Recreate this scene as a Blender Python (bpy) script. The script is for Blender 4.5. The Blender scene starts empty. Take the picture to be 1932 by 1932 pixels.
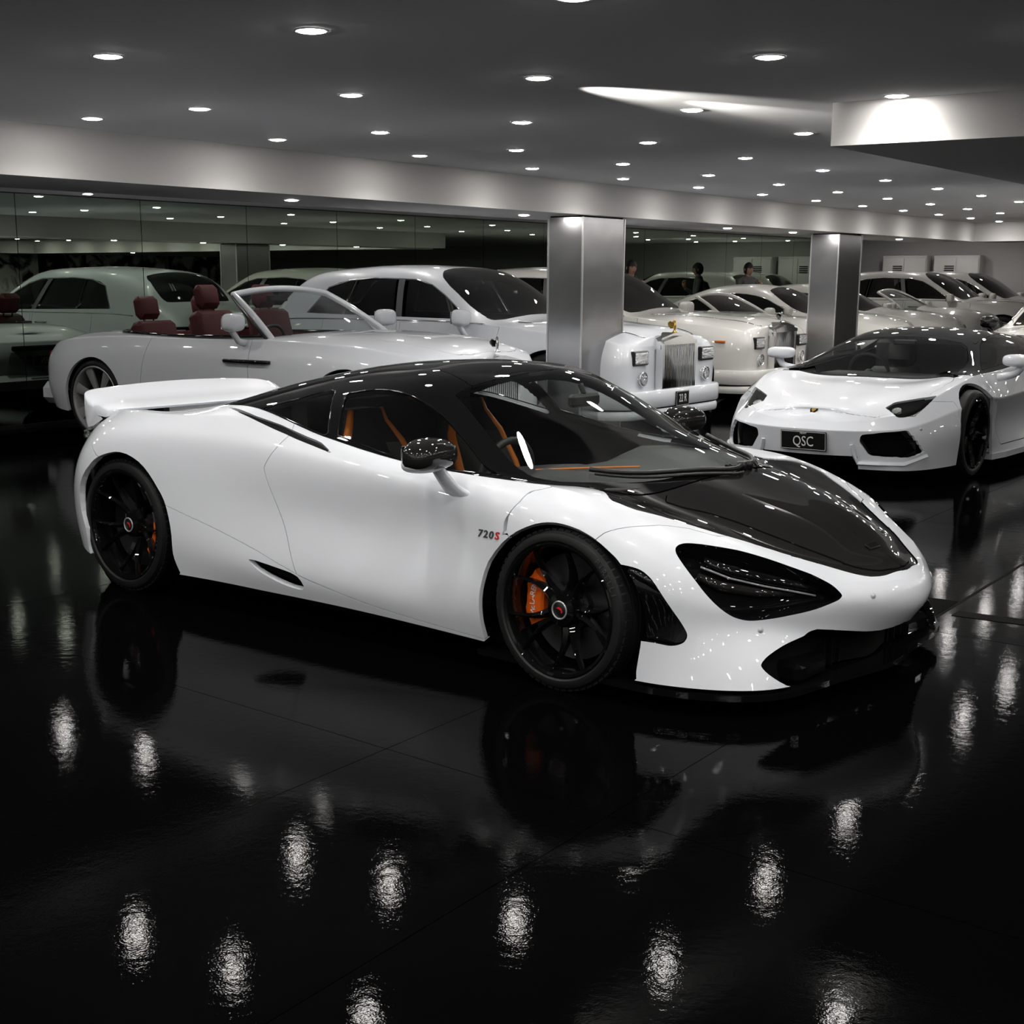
import bpy, math, random
import numpy as np
from mathutils import Vector, Matrix
random.seed(3); np.random.seed(3)
SC=bpy.context.scene
COL=SC.collection
PI=math.pi
# ------------------------------------------------------------------ camera, view, world
cam_d=bpy.data.cameras.new('camera'); cam=bpy.data.objects.new('camera',cam_d); COL.objects.link(cam)
cam_d.sensor_width=36; cam_d.lens=2699.62/1932*36; cam_d.shift_x=.0409; cam_d.shift_y=.0847
cam_d.clip_start=.05; cam_d.clip_end=200
YAW,PIT,ROL=2.1805245,.2214189,.0009820
_f=Vector((math.cos(YAW)*math.cos(PIT),math.sin(YAW)*math.cos(PIT),-math.sin(PIT)))
_r=Vector((math.sin(YAW),-math.cos(YAW),0)); _u=_r.cross(_f)
_r2=_r*math.cos(ROL)+_u*math.sin(ROL); _u2=-_r*math.sin(ROL)+_u*math.cos(ROL)
cam.matrix_world=Matrix(((_r2.x,_u2.x,-_f.x,2.5959266),(_r2.y,_u2.y,-_f.y,-5.3448801),(_r2.z,_u2.z,-_f.z,1.5339801),(0,0,0,1)))
SC.camera=cam
SC.view_settings.view_transform='Standard'; SC.view_settings.look='None'
SC.view_settings.exposure=EXPOSURE if 'EXPOSURE' in globals() else 0.0
SC.view_settings.gamma=1; SC.view_settings.use_curve_mapping=False
try:
    SC.cycles.use_light_tree=True; SC.cycles.use_denoising=True; SC.cycles.use_adaptive_sampling=True; SC.cycles.adaptive_threshold=.02; SC.cycles.max_bounces=8; SC.cycles.diffuse_bounces=3
    SC.cycles.glossy_bounces=6; SC.cycles.transmission_bounces=8; SC.cycles.transparent_max_bounces=12
    SC.cycles.sample_clamp_indirect=3.0; SC.cycles.caustics_reflective=False; SC.cycles.caustics_refractive=False
    SC.cycles.blur_glossy=0
except Exception as e: print(e)
wd=bpy.data.worlds.new('world'); SC.world=wd; wd.use_nodes=True
wd.node_tree.nodes['Background'].inputs[0].default_value=(.5,.52,.55,1); wd.node_tree.nodes['Background'].inputs[1].default_value=.01
ZC=2.345      # ceiling
ZB=2.066      # underside of the beam
LAMP_W=13

XM=-9.50      # mirror face
# ------------------------------------------------------------------ materials
MATS={}
def mat(name,col,rough=.5,metal=0.,coat=0.,spec=.5,emit=None,estr=1.,trans=0.,alpha=None,ior=None,aniso=0.):
    if name in MATS: return MATS[name]
    m=bpy.data.materials.new(name); m.use_nodes=True; b=m.node_tree.nodes['Principled BSDF']
    b.inputs['Base Color'].default_value=(*col,1) if len(col)==3 else col
    b.inputs['Roughness'].default_value=rough; b.inputs['Metallic'].default_value=metal
    b.inputs['Coat Weight'].default_value=coat; b.inputs['Coat Roughness'].default_value=.015
    b.inputs['Specular IOR Level'].default_value=spec
    if ior: b.inputs['IOR'].default_value=ior
    if aniso: b.inputs['Anisotropic'].default_value=aniso
    if emit: b.inputs['Emission Color'].default_value=(*emit,1); b.inputs['Emission Strength'].default_value=estr
    if trans: b.inputs['Transmission Weight'].default_value=trans
    MATS[name]=m; return m
def nodes(m): return m.node_tree.nodes,m.node_tree.links,m.node_tree.nodes['Principled BSDF']
def tinted_glass(name,tint,refl=1.0):
    # thin sheet: mix of straight-through tint and mirror reflection by fresnel
    if name in MATS: return MATS[name]
    m=bpy.data.materials.new(name); m.use_nodes=True; n=m.node_tree.nodes; l=m.node_tree.links
    n.remove(n['Principled BSDF']); o=n['Material Output']
    t=n.new('ShaderNodeBsdfTransparent'); t.inputs[0].default_value=(*tint,1)
    g=n.new('ShaderNodeBsdfGlossy'); g.inputs['Roughness'].default_value=.01; g.inputs[0].default_value=(refl,refl,refl,1)
    f=n.new('ShaderNodeFresnel'); gm=n.new('ShaderNodeNewGeometry'); mr=n.new('ShaderNodeMath'); mr.operation='MULTIPLY_ADD'; mr.inputs[1].default_value=-.8333; mr.inputs[2].default_value=1.5; l.new(gm.outputs['Backfacing'],mr.inputs[0]); l.new(mr.outputs[0],f.inputs[0])
    x=n.new('ShaderNodeMixShader'); l.new(f.outputs[0],x.inputs[0]); l.new(t.outputs[0],x.inputs[1]); l.new(g.outputs[0],x.inputs[2]); l.new(x.outputs[0],o.inputs[0])
    MATS[name]=m; return m
def noise_bump(m,scale,strength,detail=2,dist=.01,coat=False):
    n,l,b=nodes(m); tx=n.new('ShaderNodeTexNoise'); tx.inputs['Scale'].default_value=scale; tx.inputs['Detail'].default_value=detail
    tc=n.new('ShaderNodeTexCoord'); l.new(tc.outputs['Object'],tx.inputs['Vector'])
    bu=n.new('ShaderNodeBump'); bu.inputs['Strength'].default_value=strength; bu.inputs['Distance'].default_value=dist
    l.new(tx.outputs[0],bu.inputs['Height']); l.new(bu.outputs[0],b.inputs['Normal'])
    if coat: l.new(bu.outputs[0],b.inputs['Coat Normal'])
    return tx
def paint(name,col,flake=0.):
    m=mat(name,col,.38,0,1.,.5)
    if flake:
        n,l,b=nodes(m); tx=n.new('ShaderNodeTexNoise'); tx.inputs['Scale'].default_value=900
        r=n.new('ShaderNodeMapRange'); r.inputs[3].default_value=.3; r.inputs[4].default_value=.5; l.new(tx.outputs[0],r.inputs[0]); l.new(r.outputs[0],b.inputs['Roughness'])
    return m
# ------------------------------------------------------------------ objects
def link(o,parent=None):
    COL.objects.link(o)
    if parent is not None: o.parent=parent
    return o
def thing(name,label,cat,loc=(0,0,0),rz=0,group=None):
    o=bpy.data.objects.new(name,None); link(o); o.location=loc; o.rotation_euler=(0,0,rz); o.empty_display_size=.2
    o['label']=label; o['category']=cat
    if group: o['group']=group
    return o
def tag(o,label,cat,group=None,kind=None):
    if label: o['label']=label
    if cat: o['category']=cat
    if group: o['group']=group
    if kind: o['kind']=kind
    return o
def mk(name,V,F,m,parent=None,normals=None,smooth=True,mats=None,mi=None):
    me=bpy.data.meshes.new(name); V=np.asarray(V,dtype=np.float32).reshape(-1,3)
    me.vertices.add(len(V)); me.vertices.foreach_set('co',V.ravel())
    if isinstance(F,np.ndarray) and F.ndim==2:
        k=F.shape[1]; nf=len(F); me.loops.add(nf*k); me.loops.foreach_set('vertex_index',F.astype(np.int32).ravel())
        me.polygons.add(nf); me.polygons.foreach_set('loop_start',np.arange(0,nf*k,k,dtype=np.int32))
    else:
        nf=len(F); cnt=np.array([len(f) for f in F],dtype=np.int32); flat=np.concatenate([np.asarray(f,dtype=np.int32) for f in F]) if nf else np.zeros(0,np.int32)
        me.loops.add(len(flat)); me.loops.foreach_set('vertex_index',flat); me.polygons.add(nf)
        me.polygons.foreach_set('loop_start',np.concatenate([[0],np.cumsum(cnt)[:-1]]).astype(np.int32) if nf else [])
    me.update(calc_edges=True); me.validate()
    for x in (mats or [m]): me.materials.append(x)
    if mi is not None and len(me.polygons)==len(mi): me.polygons.foreach_set('material_index',np.asarray(mi,dtype=np.int32))
    me.polygons.foreach_set('use_smooth',np.full(len(me.polygons),bool(smooth)))
    if normals is not None: me.normals_split_custom_set_from_vertices(np.asarray(normals,dtype=np.float32).tolist())
    return link(bpy.data.objects.new(name,me),parent)
class B:
    """mesh collector: boxes, tubes, lathes, prisms, grids"""
    def __init__(s): s.v=[];s.f=[]
    def add(s,V,F):
        o=len(s.v); s.v+=[tuple(map(float,p)) for p in V]; s.f+=[tuple(o+i for i in f) for f in F]; return s
    def box(s,x0,x1,y0,y1,z0,z1):
        V=[(x,y,z) for x in (x0,x1) for y in (y0,y1) for z in (z0,z1)]
        return s.add(V,[(0,1,3,2),(4,6,7,5),(0,4,5,1),(2,3,7,6),(0,2,6,4),(1,5,7,3)])
    def bbox(s,x0,x1,y0,y1,z0,z1,b):
        # bevelled box: chamfered all round
        V=[];F=[]
        X=(x0,x0+b,x1-b,x1);Y=(y0,y0+b,y1-b,y1);Z=(z0,z0+b,z1-b,z1)
        idx={}
        def P(i,j,k):
            if (i,j,k) not in idx: idx[(i,j,k)]=len(V); V.append((X[i],Y[j],Z[k]))
            return idx[(i,j,k)]
        a,c=1,2
        for e in (0,3):
            F.append([P(e,a,a),P(e,c,a),P(e,c,c),P(e,a,c)] if e else [P(e,a,a),P(e,a,c),P(e,c,c),P(e,c,a)])
            F.append([P(a,e,a),P(a,e,c),P(c,e,c),P(c,e,a)] if e else [P(a,e,a),P(c,e,a),P(c,e,c),P(a,e,c)])
            F.append([P(a,a,e),P(c,a,e),P(c,c,e),P(a,c,e)] if e else [P(a,a,e),P(a,c,e),P(c,c,e),P(c,a,e)])
        near={0:1,3:2}
        for e in (0,3):
            for g in (0,3):
                F.append([P(e,near[g],1),P(e,near[g],2),P(near[e],g,2),P(near[e],g,1)])
                F.append([P(e,1,near[g]),P(e,2,near[g]),P(near[e],2,g),P(near[e],1,g)])
                F.append([P(1,e,near[g]),P(2,e,near[g]),P(2,near[e],g),P(1,near[e],g)])
                for h in (0,3): F.append([P(e,near[g],near[h]),P(near[e],g,near[h]),P(near[e],near[g],h)])
        return s.add(V,F)
    def tube(s,pts,r,n=10,closed=False,caps=True):
        pts=[Vector(p) for p in pts]; N=len(pts); rs=r if hasattr(r,'__len__') else [r]*N
        V=[];F=[]; up=None
        for i,p in enumerate(pts):
            if closed: t=(pts[(i+1)%N]-pts[i-1])
            else: t=pts[min(i+1,N-1)]-pts[max(i-1,0)]
            t.normalize()
            if up is None:
                up=Vector((0,0,1)) if abs(t.z)<.9 else Vector((1,0,0))
            a=up-t*up.dot(t); a.normalize(); b=t.cross(a); up=a
            for k in range(n):
                an=2*PI*k/n; V.append(p+(a*math.cos(an)+b*math.sin(an))*rs[i])
        M_=N if closed else N-1
        for i in range(M_):
            j=(i+1)%N
            for k in range(n): F.append((i*n+k,i*n+(k+1)%n,j*n+(k+1)%n,j*n+k))
        if caps and not closed: F.append(tuple(range(n))[::-1]); F.append(tuple((N-1)*n+k for k in range(n)))
        return s.add(V,F)
    def lathe(s,prof,n=48,axis='y',c=(0,0,0),closed=False,a0=0,a1=2*PI):
        # prof: list of (r,h); h along axis
        V=[];F=[];full=abs(a1-a0-2*PI)<1e-6; m=n if full else n+1
        for k in range(m):
            an=a0+(a1-a0)*k/n; ca,sa=math.cos(an),math.sin(an)
            for r,h in prof:
                p=(r*ca,h,r*sa) if axis=='y' else (r*ca,r*sa,h) if axis=='z' else (h,r*ca,r*sa)
                V.append((p[0]+c[0],p[1]+c[1],p[2]+c[2]))
        P_=len(prof)
        for k in range(n):
            j=(k+1)%m
            for i in range(P_ if closed else P_-1):
                i2=(i+1)%P_; F.append((k*P_+i,j*P_+i,j*P_+i2,k*P_+i2))
        return s.add(V,F)
    def prism(s,poly,h0,h1,axis='y'):
        # poly in the plane perpendicular to axis: y -> (x,z), z -> (x,y), x -> (y,z)
        n=len(poly); V=[]
        for h in (h0,h1):
            for a,b in poly: V.append((a,h,b) if axis=='y' else (a,b,h) if axis=='z' else (h,a,b))
        F=[tuple(range(n))[::-1],tuple(range(n,2*n))]+[(i,(i+1)%n,n+(i+1)%n,n+i) for i in range(n)]
        return s.add(V,F)
    def xf(s,M_,start=0):
        for i in range(start,len(s.v)): s.v[i]=tuple(M_@Vector(s.v[i]))
        return s
    def build(s,name,m,parent=None,smooth=False,angle=None):
        o=mk(name,s.v,s.f,m,parent,smooth=smooth or angle is not None)
        if angle is not None: sharp(o,angle)
        return o
def sharp(o,deg):
    me=o.data; n=len(me.polygons); pn=np.zeros(n*3,np.float32); me.polygons.foreach_get('normal',pn); pn=pn.reshape(-1,3)
    el=np.zeros(len(me.loops),np.int32); me.loops.foreach_get('edge_index',el)
    lt=np.zeros(n,np.int32); me.polygons.foreach_get('loop_total',lt); pf=np.repeat(np.arange(n),lt)
    o_=np.argsort(el,kind='stable'); e=el[o_]; f=pf[o_]
    same=np.where(e[1:]==e[:-1])[0]
    sh=np.ones(len(me.edges),bool)
    d=(pn[f[same]]*pn[f[same+1]]).sum(1); sh[e[same]]=d<math.cos(math.radians(deg))
    at=me.attributes.get('sharp_edge') or me.attributes.new('sharp_edge','BOOLEAN','EDGE')
    at.data.foreach_set('value',sh)
_TXT={}
def text(s,size,m,parent,M_,name='lettering',ext=.001,align='CENTER',spacing=1.,sx=1.,shear=0.,bold=0.):
    """lettering as a real mesh"""
    k=(s,size,ext,spacing,shear,bold,m.name)
    if k not in _TXT:
        c=bpy.data.curves.new(name,'FONT'); c.body=s; c.size=size; c.extrude=ext; c.align_x=align; c.align_y='CENTER'; c.space_character=spacing; c.resolution_u=3; c.shear=shear; c.offset=bold
        t=bpy.data.objects.new('t',c); me=bpy.data.meshes.new_from_object(t); bpy.data.objects.remove(t); bpy.data.curves.remove(c); me.name=name; me.materials.clear(); me.materials.append(m); _TXT[k]=me
    o=link(bpy.data.objects.new(name,_TXT[k]),parent); o.matrix_local=M_@Matrix.Diagonal((sx,1,1,1)); return o
def frame(o,x,y,z):
    # matrix with origin o and columns x,y,z
    x,y,z=Vector(x).normalized(),Vector(y).normalized(),Vector(z).normalized()
    return Matrix(((x[0],y[0],z[0],o[0]),(x[1],y[1],z[1],o[1]),(x[2],y[2],z[2],o[2]),(0,0,0,1)))
def _spl(kn,t,c0,c1):
    # C2 cubic spline cardinal matrix; c=1 clamped zero slope, 0 natural
    n=len(kn);h=np.diff(kn);A=np.zeros((n,n));D=np.zeros((n,n))
    for i in range(1,n-1):
        A[i,i-1]=h[i-1];A[i,i]=2*(h[i-1]+h[i]);A[i,i+1]=h[i]
        D[i,i-1]=6/h[i-1];D[i,i]=-6/h[i-1]-6/h[i];D[i,i+1]=6/h[i]
    for e,c in ((0,c0),(n-1,c1)):
        if c and n>1:
            j=1 if e==0 else n-2;hh=h[0] if e==0 else h[-1]
            A[e,e]=2*hh;A[e,j]=hh;D[e,e]=-6/hh;D[e,j]=6/hh
        else: A[e,e]=1
    Mm=np.linalg.solve(A,D)
    i=np.clip(np.searchsorted(kn,t,side='right')-1,0,n-2)
    hh=h[i];a=(kn[i+1]-t)/hh;b=(t-kn[i])/hh
    B=np.zeros((len(t),n));r=np.arange(len(t))
    B[r,i]+=a;B[r,i+1]+=b
    B+=((a**3-a)*hh*hh/6)[:,None]*Mm[i]+((b**3-b)*hh*hh/6)[:,None]*Mm[i+1]
    return B
def spl(kn,t,cr=(),c0=0,c1=0):
    kn=np.asarray(kn,float);n=len(kn);B=np.zeros((len(t),n))
    cuts=[0]+sorted(cr)+[n-1]
    for j in range(len(cuts)-1):
        a,b=cuts[j],cuts[j+1]
        m=(t>=kn[a]-1e-12)&((t<kn[b]) if j<len(cuts)-2 else (t<=kn[b]+1e-9))
        if m.any(): B[np.ix_(np.where(m)[0],range(a,b+1))]=_spl(kn[a:b+1],t[m],c0 if a==0 else 0,c1 if b==n-1 else 0)
    return B
def knots(net,ax):
    d=np.linalg.norm(np.diff(net,axis=ax),axis=2).mean(axis=1-ax)
    d=np.maximum(d,.3*d.mean()); return np.concatenate([[0],np.cumsum(d)])
def samples(kn,n):
    # n intervals distributed by knots, containing the knots
    tot=kn[-1];t=[kn[0]]
    for a,b in zip(kn[:-1],kn[1:]):
        m=max(1,int(round(n*(b-a)/tot)));t+=list(a+(b-a)*(np.arange(1,m+1)/m))
    return np.array(t)
class Net:
    def __init__(s,net,cu=(),cv=(),symu1=False,symv1=False,symu0=False):
        s.n=np.array(net,float);s.cu,s.cv=cu,cv
        s.ku,s.kv=knots(s.n,0),knots(s.n,1);s.su0,s.su1,s.sv1=symu0,symu1,symv1
    def ev(s,tu,tv):
        P=np.zeros((len(tu),len(tv),3))
        for c in range(3):
            even=c!=1
            Bu=spl(s.ku,tu,s.cu,s.su0 and even,s.su1 and even);Bv=spl(s.kv,tv,s.cv,0,s.sv1 and even)
            P[:,:,c]=Bu@s.n[:,:,c]@Bv.T
        return P
    def grid(s,nu,nv):
        tu,tv=samples(s.ku,nu),samples(s.kv,nv)
        P=s.ev(tu,tv)
        # normals by finite differences of grid
        du=np.gradient(P,axis=0);dv=np.gradient(P,axis=1)
        N=np.cross(du,dv);N/=np.maximum(np.linalg.norm(N,axis=2,keepdims=True),1e-12)
        # control-index params
        iu=np.interp(tu,s.ku,np.arange(len(s.ku)));iv=np.interp(tv,s.kv,np.arange(len(s.kv)))
        return P,N,iu,iv
# ------------------------------------------------------------------ curved shells cut into panels
def poly_in(p,poly):
    x,y=p[:,0],p[:,1]; n=len(poly); r=np.zeros(len(p),bool); j=n-1
    for i in range(n):
        xi,yi=poly[i];xj,yj=poly[j]
        if yi!=yj:
            c=((yi>y)!=(yj>y))&(x<(xj-xi)*(y-yi)/(yj-yi)+xi); r^=c
        j=i
    return r
def seg_dist(P,A,closed=True):
    A=np.asarray(A,float); Bn=np.roll(A,-1,0) if closed else A[1:]; A2=A if closed else A[:-1]
    best=np.full(len(P),1e9)
    for a,b in zip(A2,Bn):
        d=b-a; L=d@d
        if L<1e-14: continue
        t=np.clip(((P-a)@d)/L,0,1); q=P-a-t[:,None]*d; best=np.minimum(best,(q*q).sum(1))
    return np.sqrt(best)
def smooth_poly(p,it=2,closed=True,keep=()):
    # Catmull-Rom resample
    p=np.asarray(p,float); n=len(p); out=[]
    rng=n if closed else n-1
    for i in range(rng):
        g=lambda k: p[k%n] if closed else p[min(max(k,0),n-1)]
        p0,p1,p2,p3=g(i-1),g(i),g(i+1),g(i+2)
        if i in keep: p0=p1
        if (i+1)%n in keep: p3=p2
        for t in np.arange(it)/it: out.append(.5*((2*p1)+(-p0+p2)*t+(2*p0-5*p1+4*p2-p3)*t*t+(-p0+3*p1-3*p2+p3)*t**3))
    if not closed: out.append(p[-1])
    return np.array(out)
class Sh:
    def __init__(s,V,N,U,T): s.V,s.N,s.U,s.T=V,N,U,T
    def empty(s): return len(s.T)==0
    def compact(s):
        u,inv=np.unique(s.T,return_inverse=True); return Sh(s.V[u],s.N[u],s.U[u],inv.reshape(-1,3))
    def split(s,f):
        """cut by scalar field f per vertex -> (f<0 piece, f>0 piece)"""
        f=np.where(np.abs(f)<1e-7,1e-7,f); pos=f>0; T=s.T; c=pos[T].sum(1)
        allp,alln=T[c==3],T[c==0]; mix=T[(c==1)|(c==2)]; cm=c[(c==1)|(c==2)]
        if len(mix)==0: return Sh(s.V,s.N,s.U,alln).compact() if len(alln) else Sh(s.V[:0],s.N[:0],s.U[:0],alln),(Sh(s.V,s.N,s.U,allp).compact() if len(allp) else Sh(s.V[:0],s.N[:0],s.U[:0],allp))
        lone=pos[mix]==(cm==1)[:,None]  # the vertex alone on its side
        k=lone.argmax(1); r=np.arange(len(mix)); a=mix[r,k];b=mix[r,(k+1)%3];cc=mix[r,(k+2)%3]
        E1=np.sort(np.stack([a,b],1),1);E2=np.sort(np.stack([a,cc],1),1)
        key=np.concatenate([E1,E2]); h=key[:,0].astype(np.int64)*len(s.V)+key[:,1]; uh,inv=np.unique(h,return_inverse=True)
        e0=uh//len(s.V);e1=uh%len(s.V); t=f[e0]/(f[e0]-f[e1])
        L=lambda X:X[e0]+(X[e1]-X[e0])*t[:,None]
        V=np.concatenate([s.V,L(s.V)]);N=L(s.N);N/=np.maximum(np.linalg.norm(N,axis=1,keepdims=True),1e-9);N=np.concatenate([s.N,N]);U=np.concatenate([s.U,L(s.U)])
        o=len(s.V); ab=o+inv[:len(mix)]; ac=o+inv[len(mix):]
        tl=np.stack([a,ab,ac],1); t1=np.stack([ab,b,cc],1); t2=np.stack([ab,cc,ac],1); q=np.concatenate([t1,t2]); cq=np.concatenate([cm,cm])
        P=np.concatenate([allp,tl[cm==1],q[cq==2]]); Q=np.concatenate([alln,tl[cm==2],q[cq==1]])
        mkS=lambda TT: Sh(V,N,U,TT).compact() if len(TT) else Sh(V[:0],N[:0],U[:0],TT)
        return mkS(Q),mkS(P)
    def edges(s):
        E=np.concatenate([s.T[:,[0,1]],s.T[:,[1,2]],s.T[:,[2,0]]]); h=np.sort(E,1); k=h[:,0].astype(np.int64)*len(s.V)+h[:,1]
        u,i,c=np.unique(k,return_index=True,return_counts=True); return E[i[c==1]]
class Shell:
    """half shell from a net; cut by outlines given in net coordinates (iu,iv) or in side / top projection"""
    def __init__(s,net,nu,nv,**kw):
        s.net=Net(net,**kw); P,N,iu,iv=s.net.grid(nu,nv); nu_,nv_=P.shape[:2]
        I=np.arange(nu_*nv_).reshape(nu_,nv_); a,b,c,d=I[:-1,:-1].ravel(),I[1:,:-1].ravel(),I[1:,1:].ravel(),I[:-1,1:].ravel()
        T=np.concatenate([np.stack([a,b,c],1),np.stack([a,c,d],1)])
        U=np.stack(np.meshgrid(iu,iv,indexing='ij'),2).reshape(-1,2); V=P.reshape(-1,3); N=N.reshape(-1,3)
        # outward: normals should point away from the car's long axis
        ref=V-np.array([0,0,.45])*1.; ref[:,0]=0
        if (N*ref).sum()<0: N=-N; T=T[:,::-1]
        A=np.cross(V[T[:,1]]-V[T[:,0]],V[T[:,2]]-V[T[:,0]]); T=T[np.linalg.norm(A,axis=1)>1e-10]
        s.sh=Sh(V,N,U,T); s.rest=s.sh
    def at(s,pts):
        pts=np.asarray(pts,float); ku,kv=s.net.ku,s.net.kv
        tu=np.interp(pts[:,0],np.arange(len(ku)),ku); tv=np.interp(pts[:,1],np.arange(len(kv)),kv)
        return np.array([s.net.ev(tu[i:i+1],tv[i:i+1])[0,0] for i in range(len(pts))])
    def field(s,piece,poly,mode='uv',sm=3,keep=()):
        poly=smooth_poly(poly,sm,True,keep) if sm>1 else np.asarray(poly,float)
        if mode=='uv':
            q=piece.U; inside=poly_in(q,poly); 
            pc=poly.copy(); pc[:,0]=np.clip(pc[:,0],0,len(s.net.ku)-1); pc[:,1]=np.clip(pc[:,1],0,len(s.net.kv)-1)
            d=seg_dist(piece.V,s.at(pc))
        else:
            ax=(0,2) if mode=='xz' else (0,1) if mode=='xy' else (1,2)
            q=piece.V[:,ax]; inside=poly_in(q,poly); d=seg_dist(q,poly)
        return np.where(inside,-d,d)
    def cut(s,poly,mode='uv',gap=0.,sm=3,keep=(),lim=None,src=None):
        """take the inside of poly out of the rest (returns it)"""
        piece=s.rest if src is None else src
        if piece.empty(): return piece
        f=s.field(piece,poly,mode,sm,keep)
        if lim is not None: f=np.where(lim(piece),f,np.abs(f)+.01)
        ins,_=piece.split(f+gap) ; _,out=piece.split(f-gap)
        if src is None: s.rest=out; return ins
        return ins,out
def islands(piece,min_t=60):
    T=piece.T; lab=np.arange(len(piece.V))
    for _ in range(400):
        m=lab[T].min(1); new=lab.copy(); np.minimum.at(new,T.ravel(),np.repeat(m,3)); new=new[new]
        if (new==lab).all(): break
        lab=new
    l=lab[T[:,0]]; out=[]
    for u in np.unique(l):
        k=l==u
        if k.sum()>=min_t: out.append(Sh(piece.V,piece.N,piece.U,T[k]).compact())
    return sorted(out,key=lambda p:-len(p.T))
def shmesh(name,piece,side,m,parent,flange=.015,fdir=None,both=False,off=0.,skip_sym=True,label=None,lid=True):
    """make an object of a shell piece: side -1 right, +1 left, both joins the two halves"""
    if piece.empty(): return None
    Vs=[];Ns=[];Fs=[];o=0
    for sd in ((-1,1) if both else (side,)):
        V=piece.V+piece.N*off; V=V*np.array([1,sd,1]); N=piece.N*np.array([1,sd,1]); T=piece.T if sd>0 else piece.T[:,::-1]
        Vs.append(V);Ns.append(N);Fs.append(T+o if lid else T[:0]);o+=len(V)
        if flange:
            E=piece.edges()
            if skip_sym: E=E[~((piece.V[E[:,0],1]<1e-4)&(piece.V[E[:,1],1]<1e-4))]
            if len(E):
                ids,inv=np.unique(E,return_inverse=True); inv=inv.reshape(-1,2)
                top=V[ids]; d=-N[ids] if fdir is None else np.broadcast_to(np.array(fdir,float)*np.array([1,sd,1]),top.shape)
                bot=top+d*flange; k=len(ids)
                Vs+= [top,bot]; Ns+=[np.zeros((k,3)),np.zeros((k,3))]
                a,b=inv[:,0]+o,inv[:,1]+o
                q=np.concatenate([np.stack([b,a,a+k],1),np.stack([b,a+k,b+k],1)])
                if sd<0: q=q[:,::-1]
                Fs.append(q); o+=2*k
    ob=mk(name,np.concatenate(Vs),np.concatenate(Fs),m,parent,normals=np.concatenate(Ns))
    if label: ob['label']=label
    return ob
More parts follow.
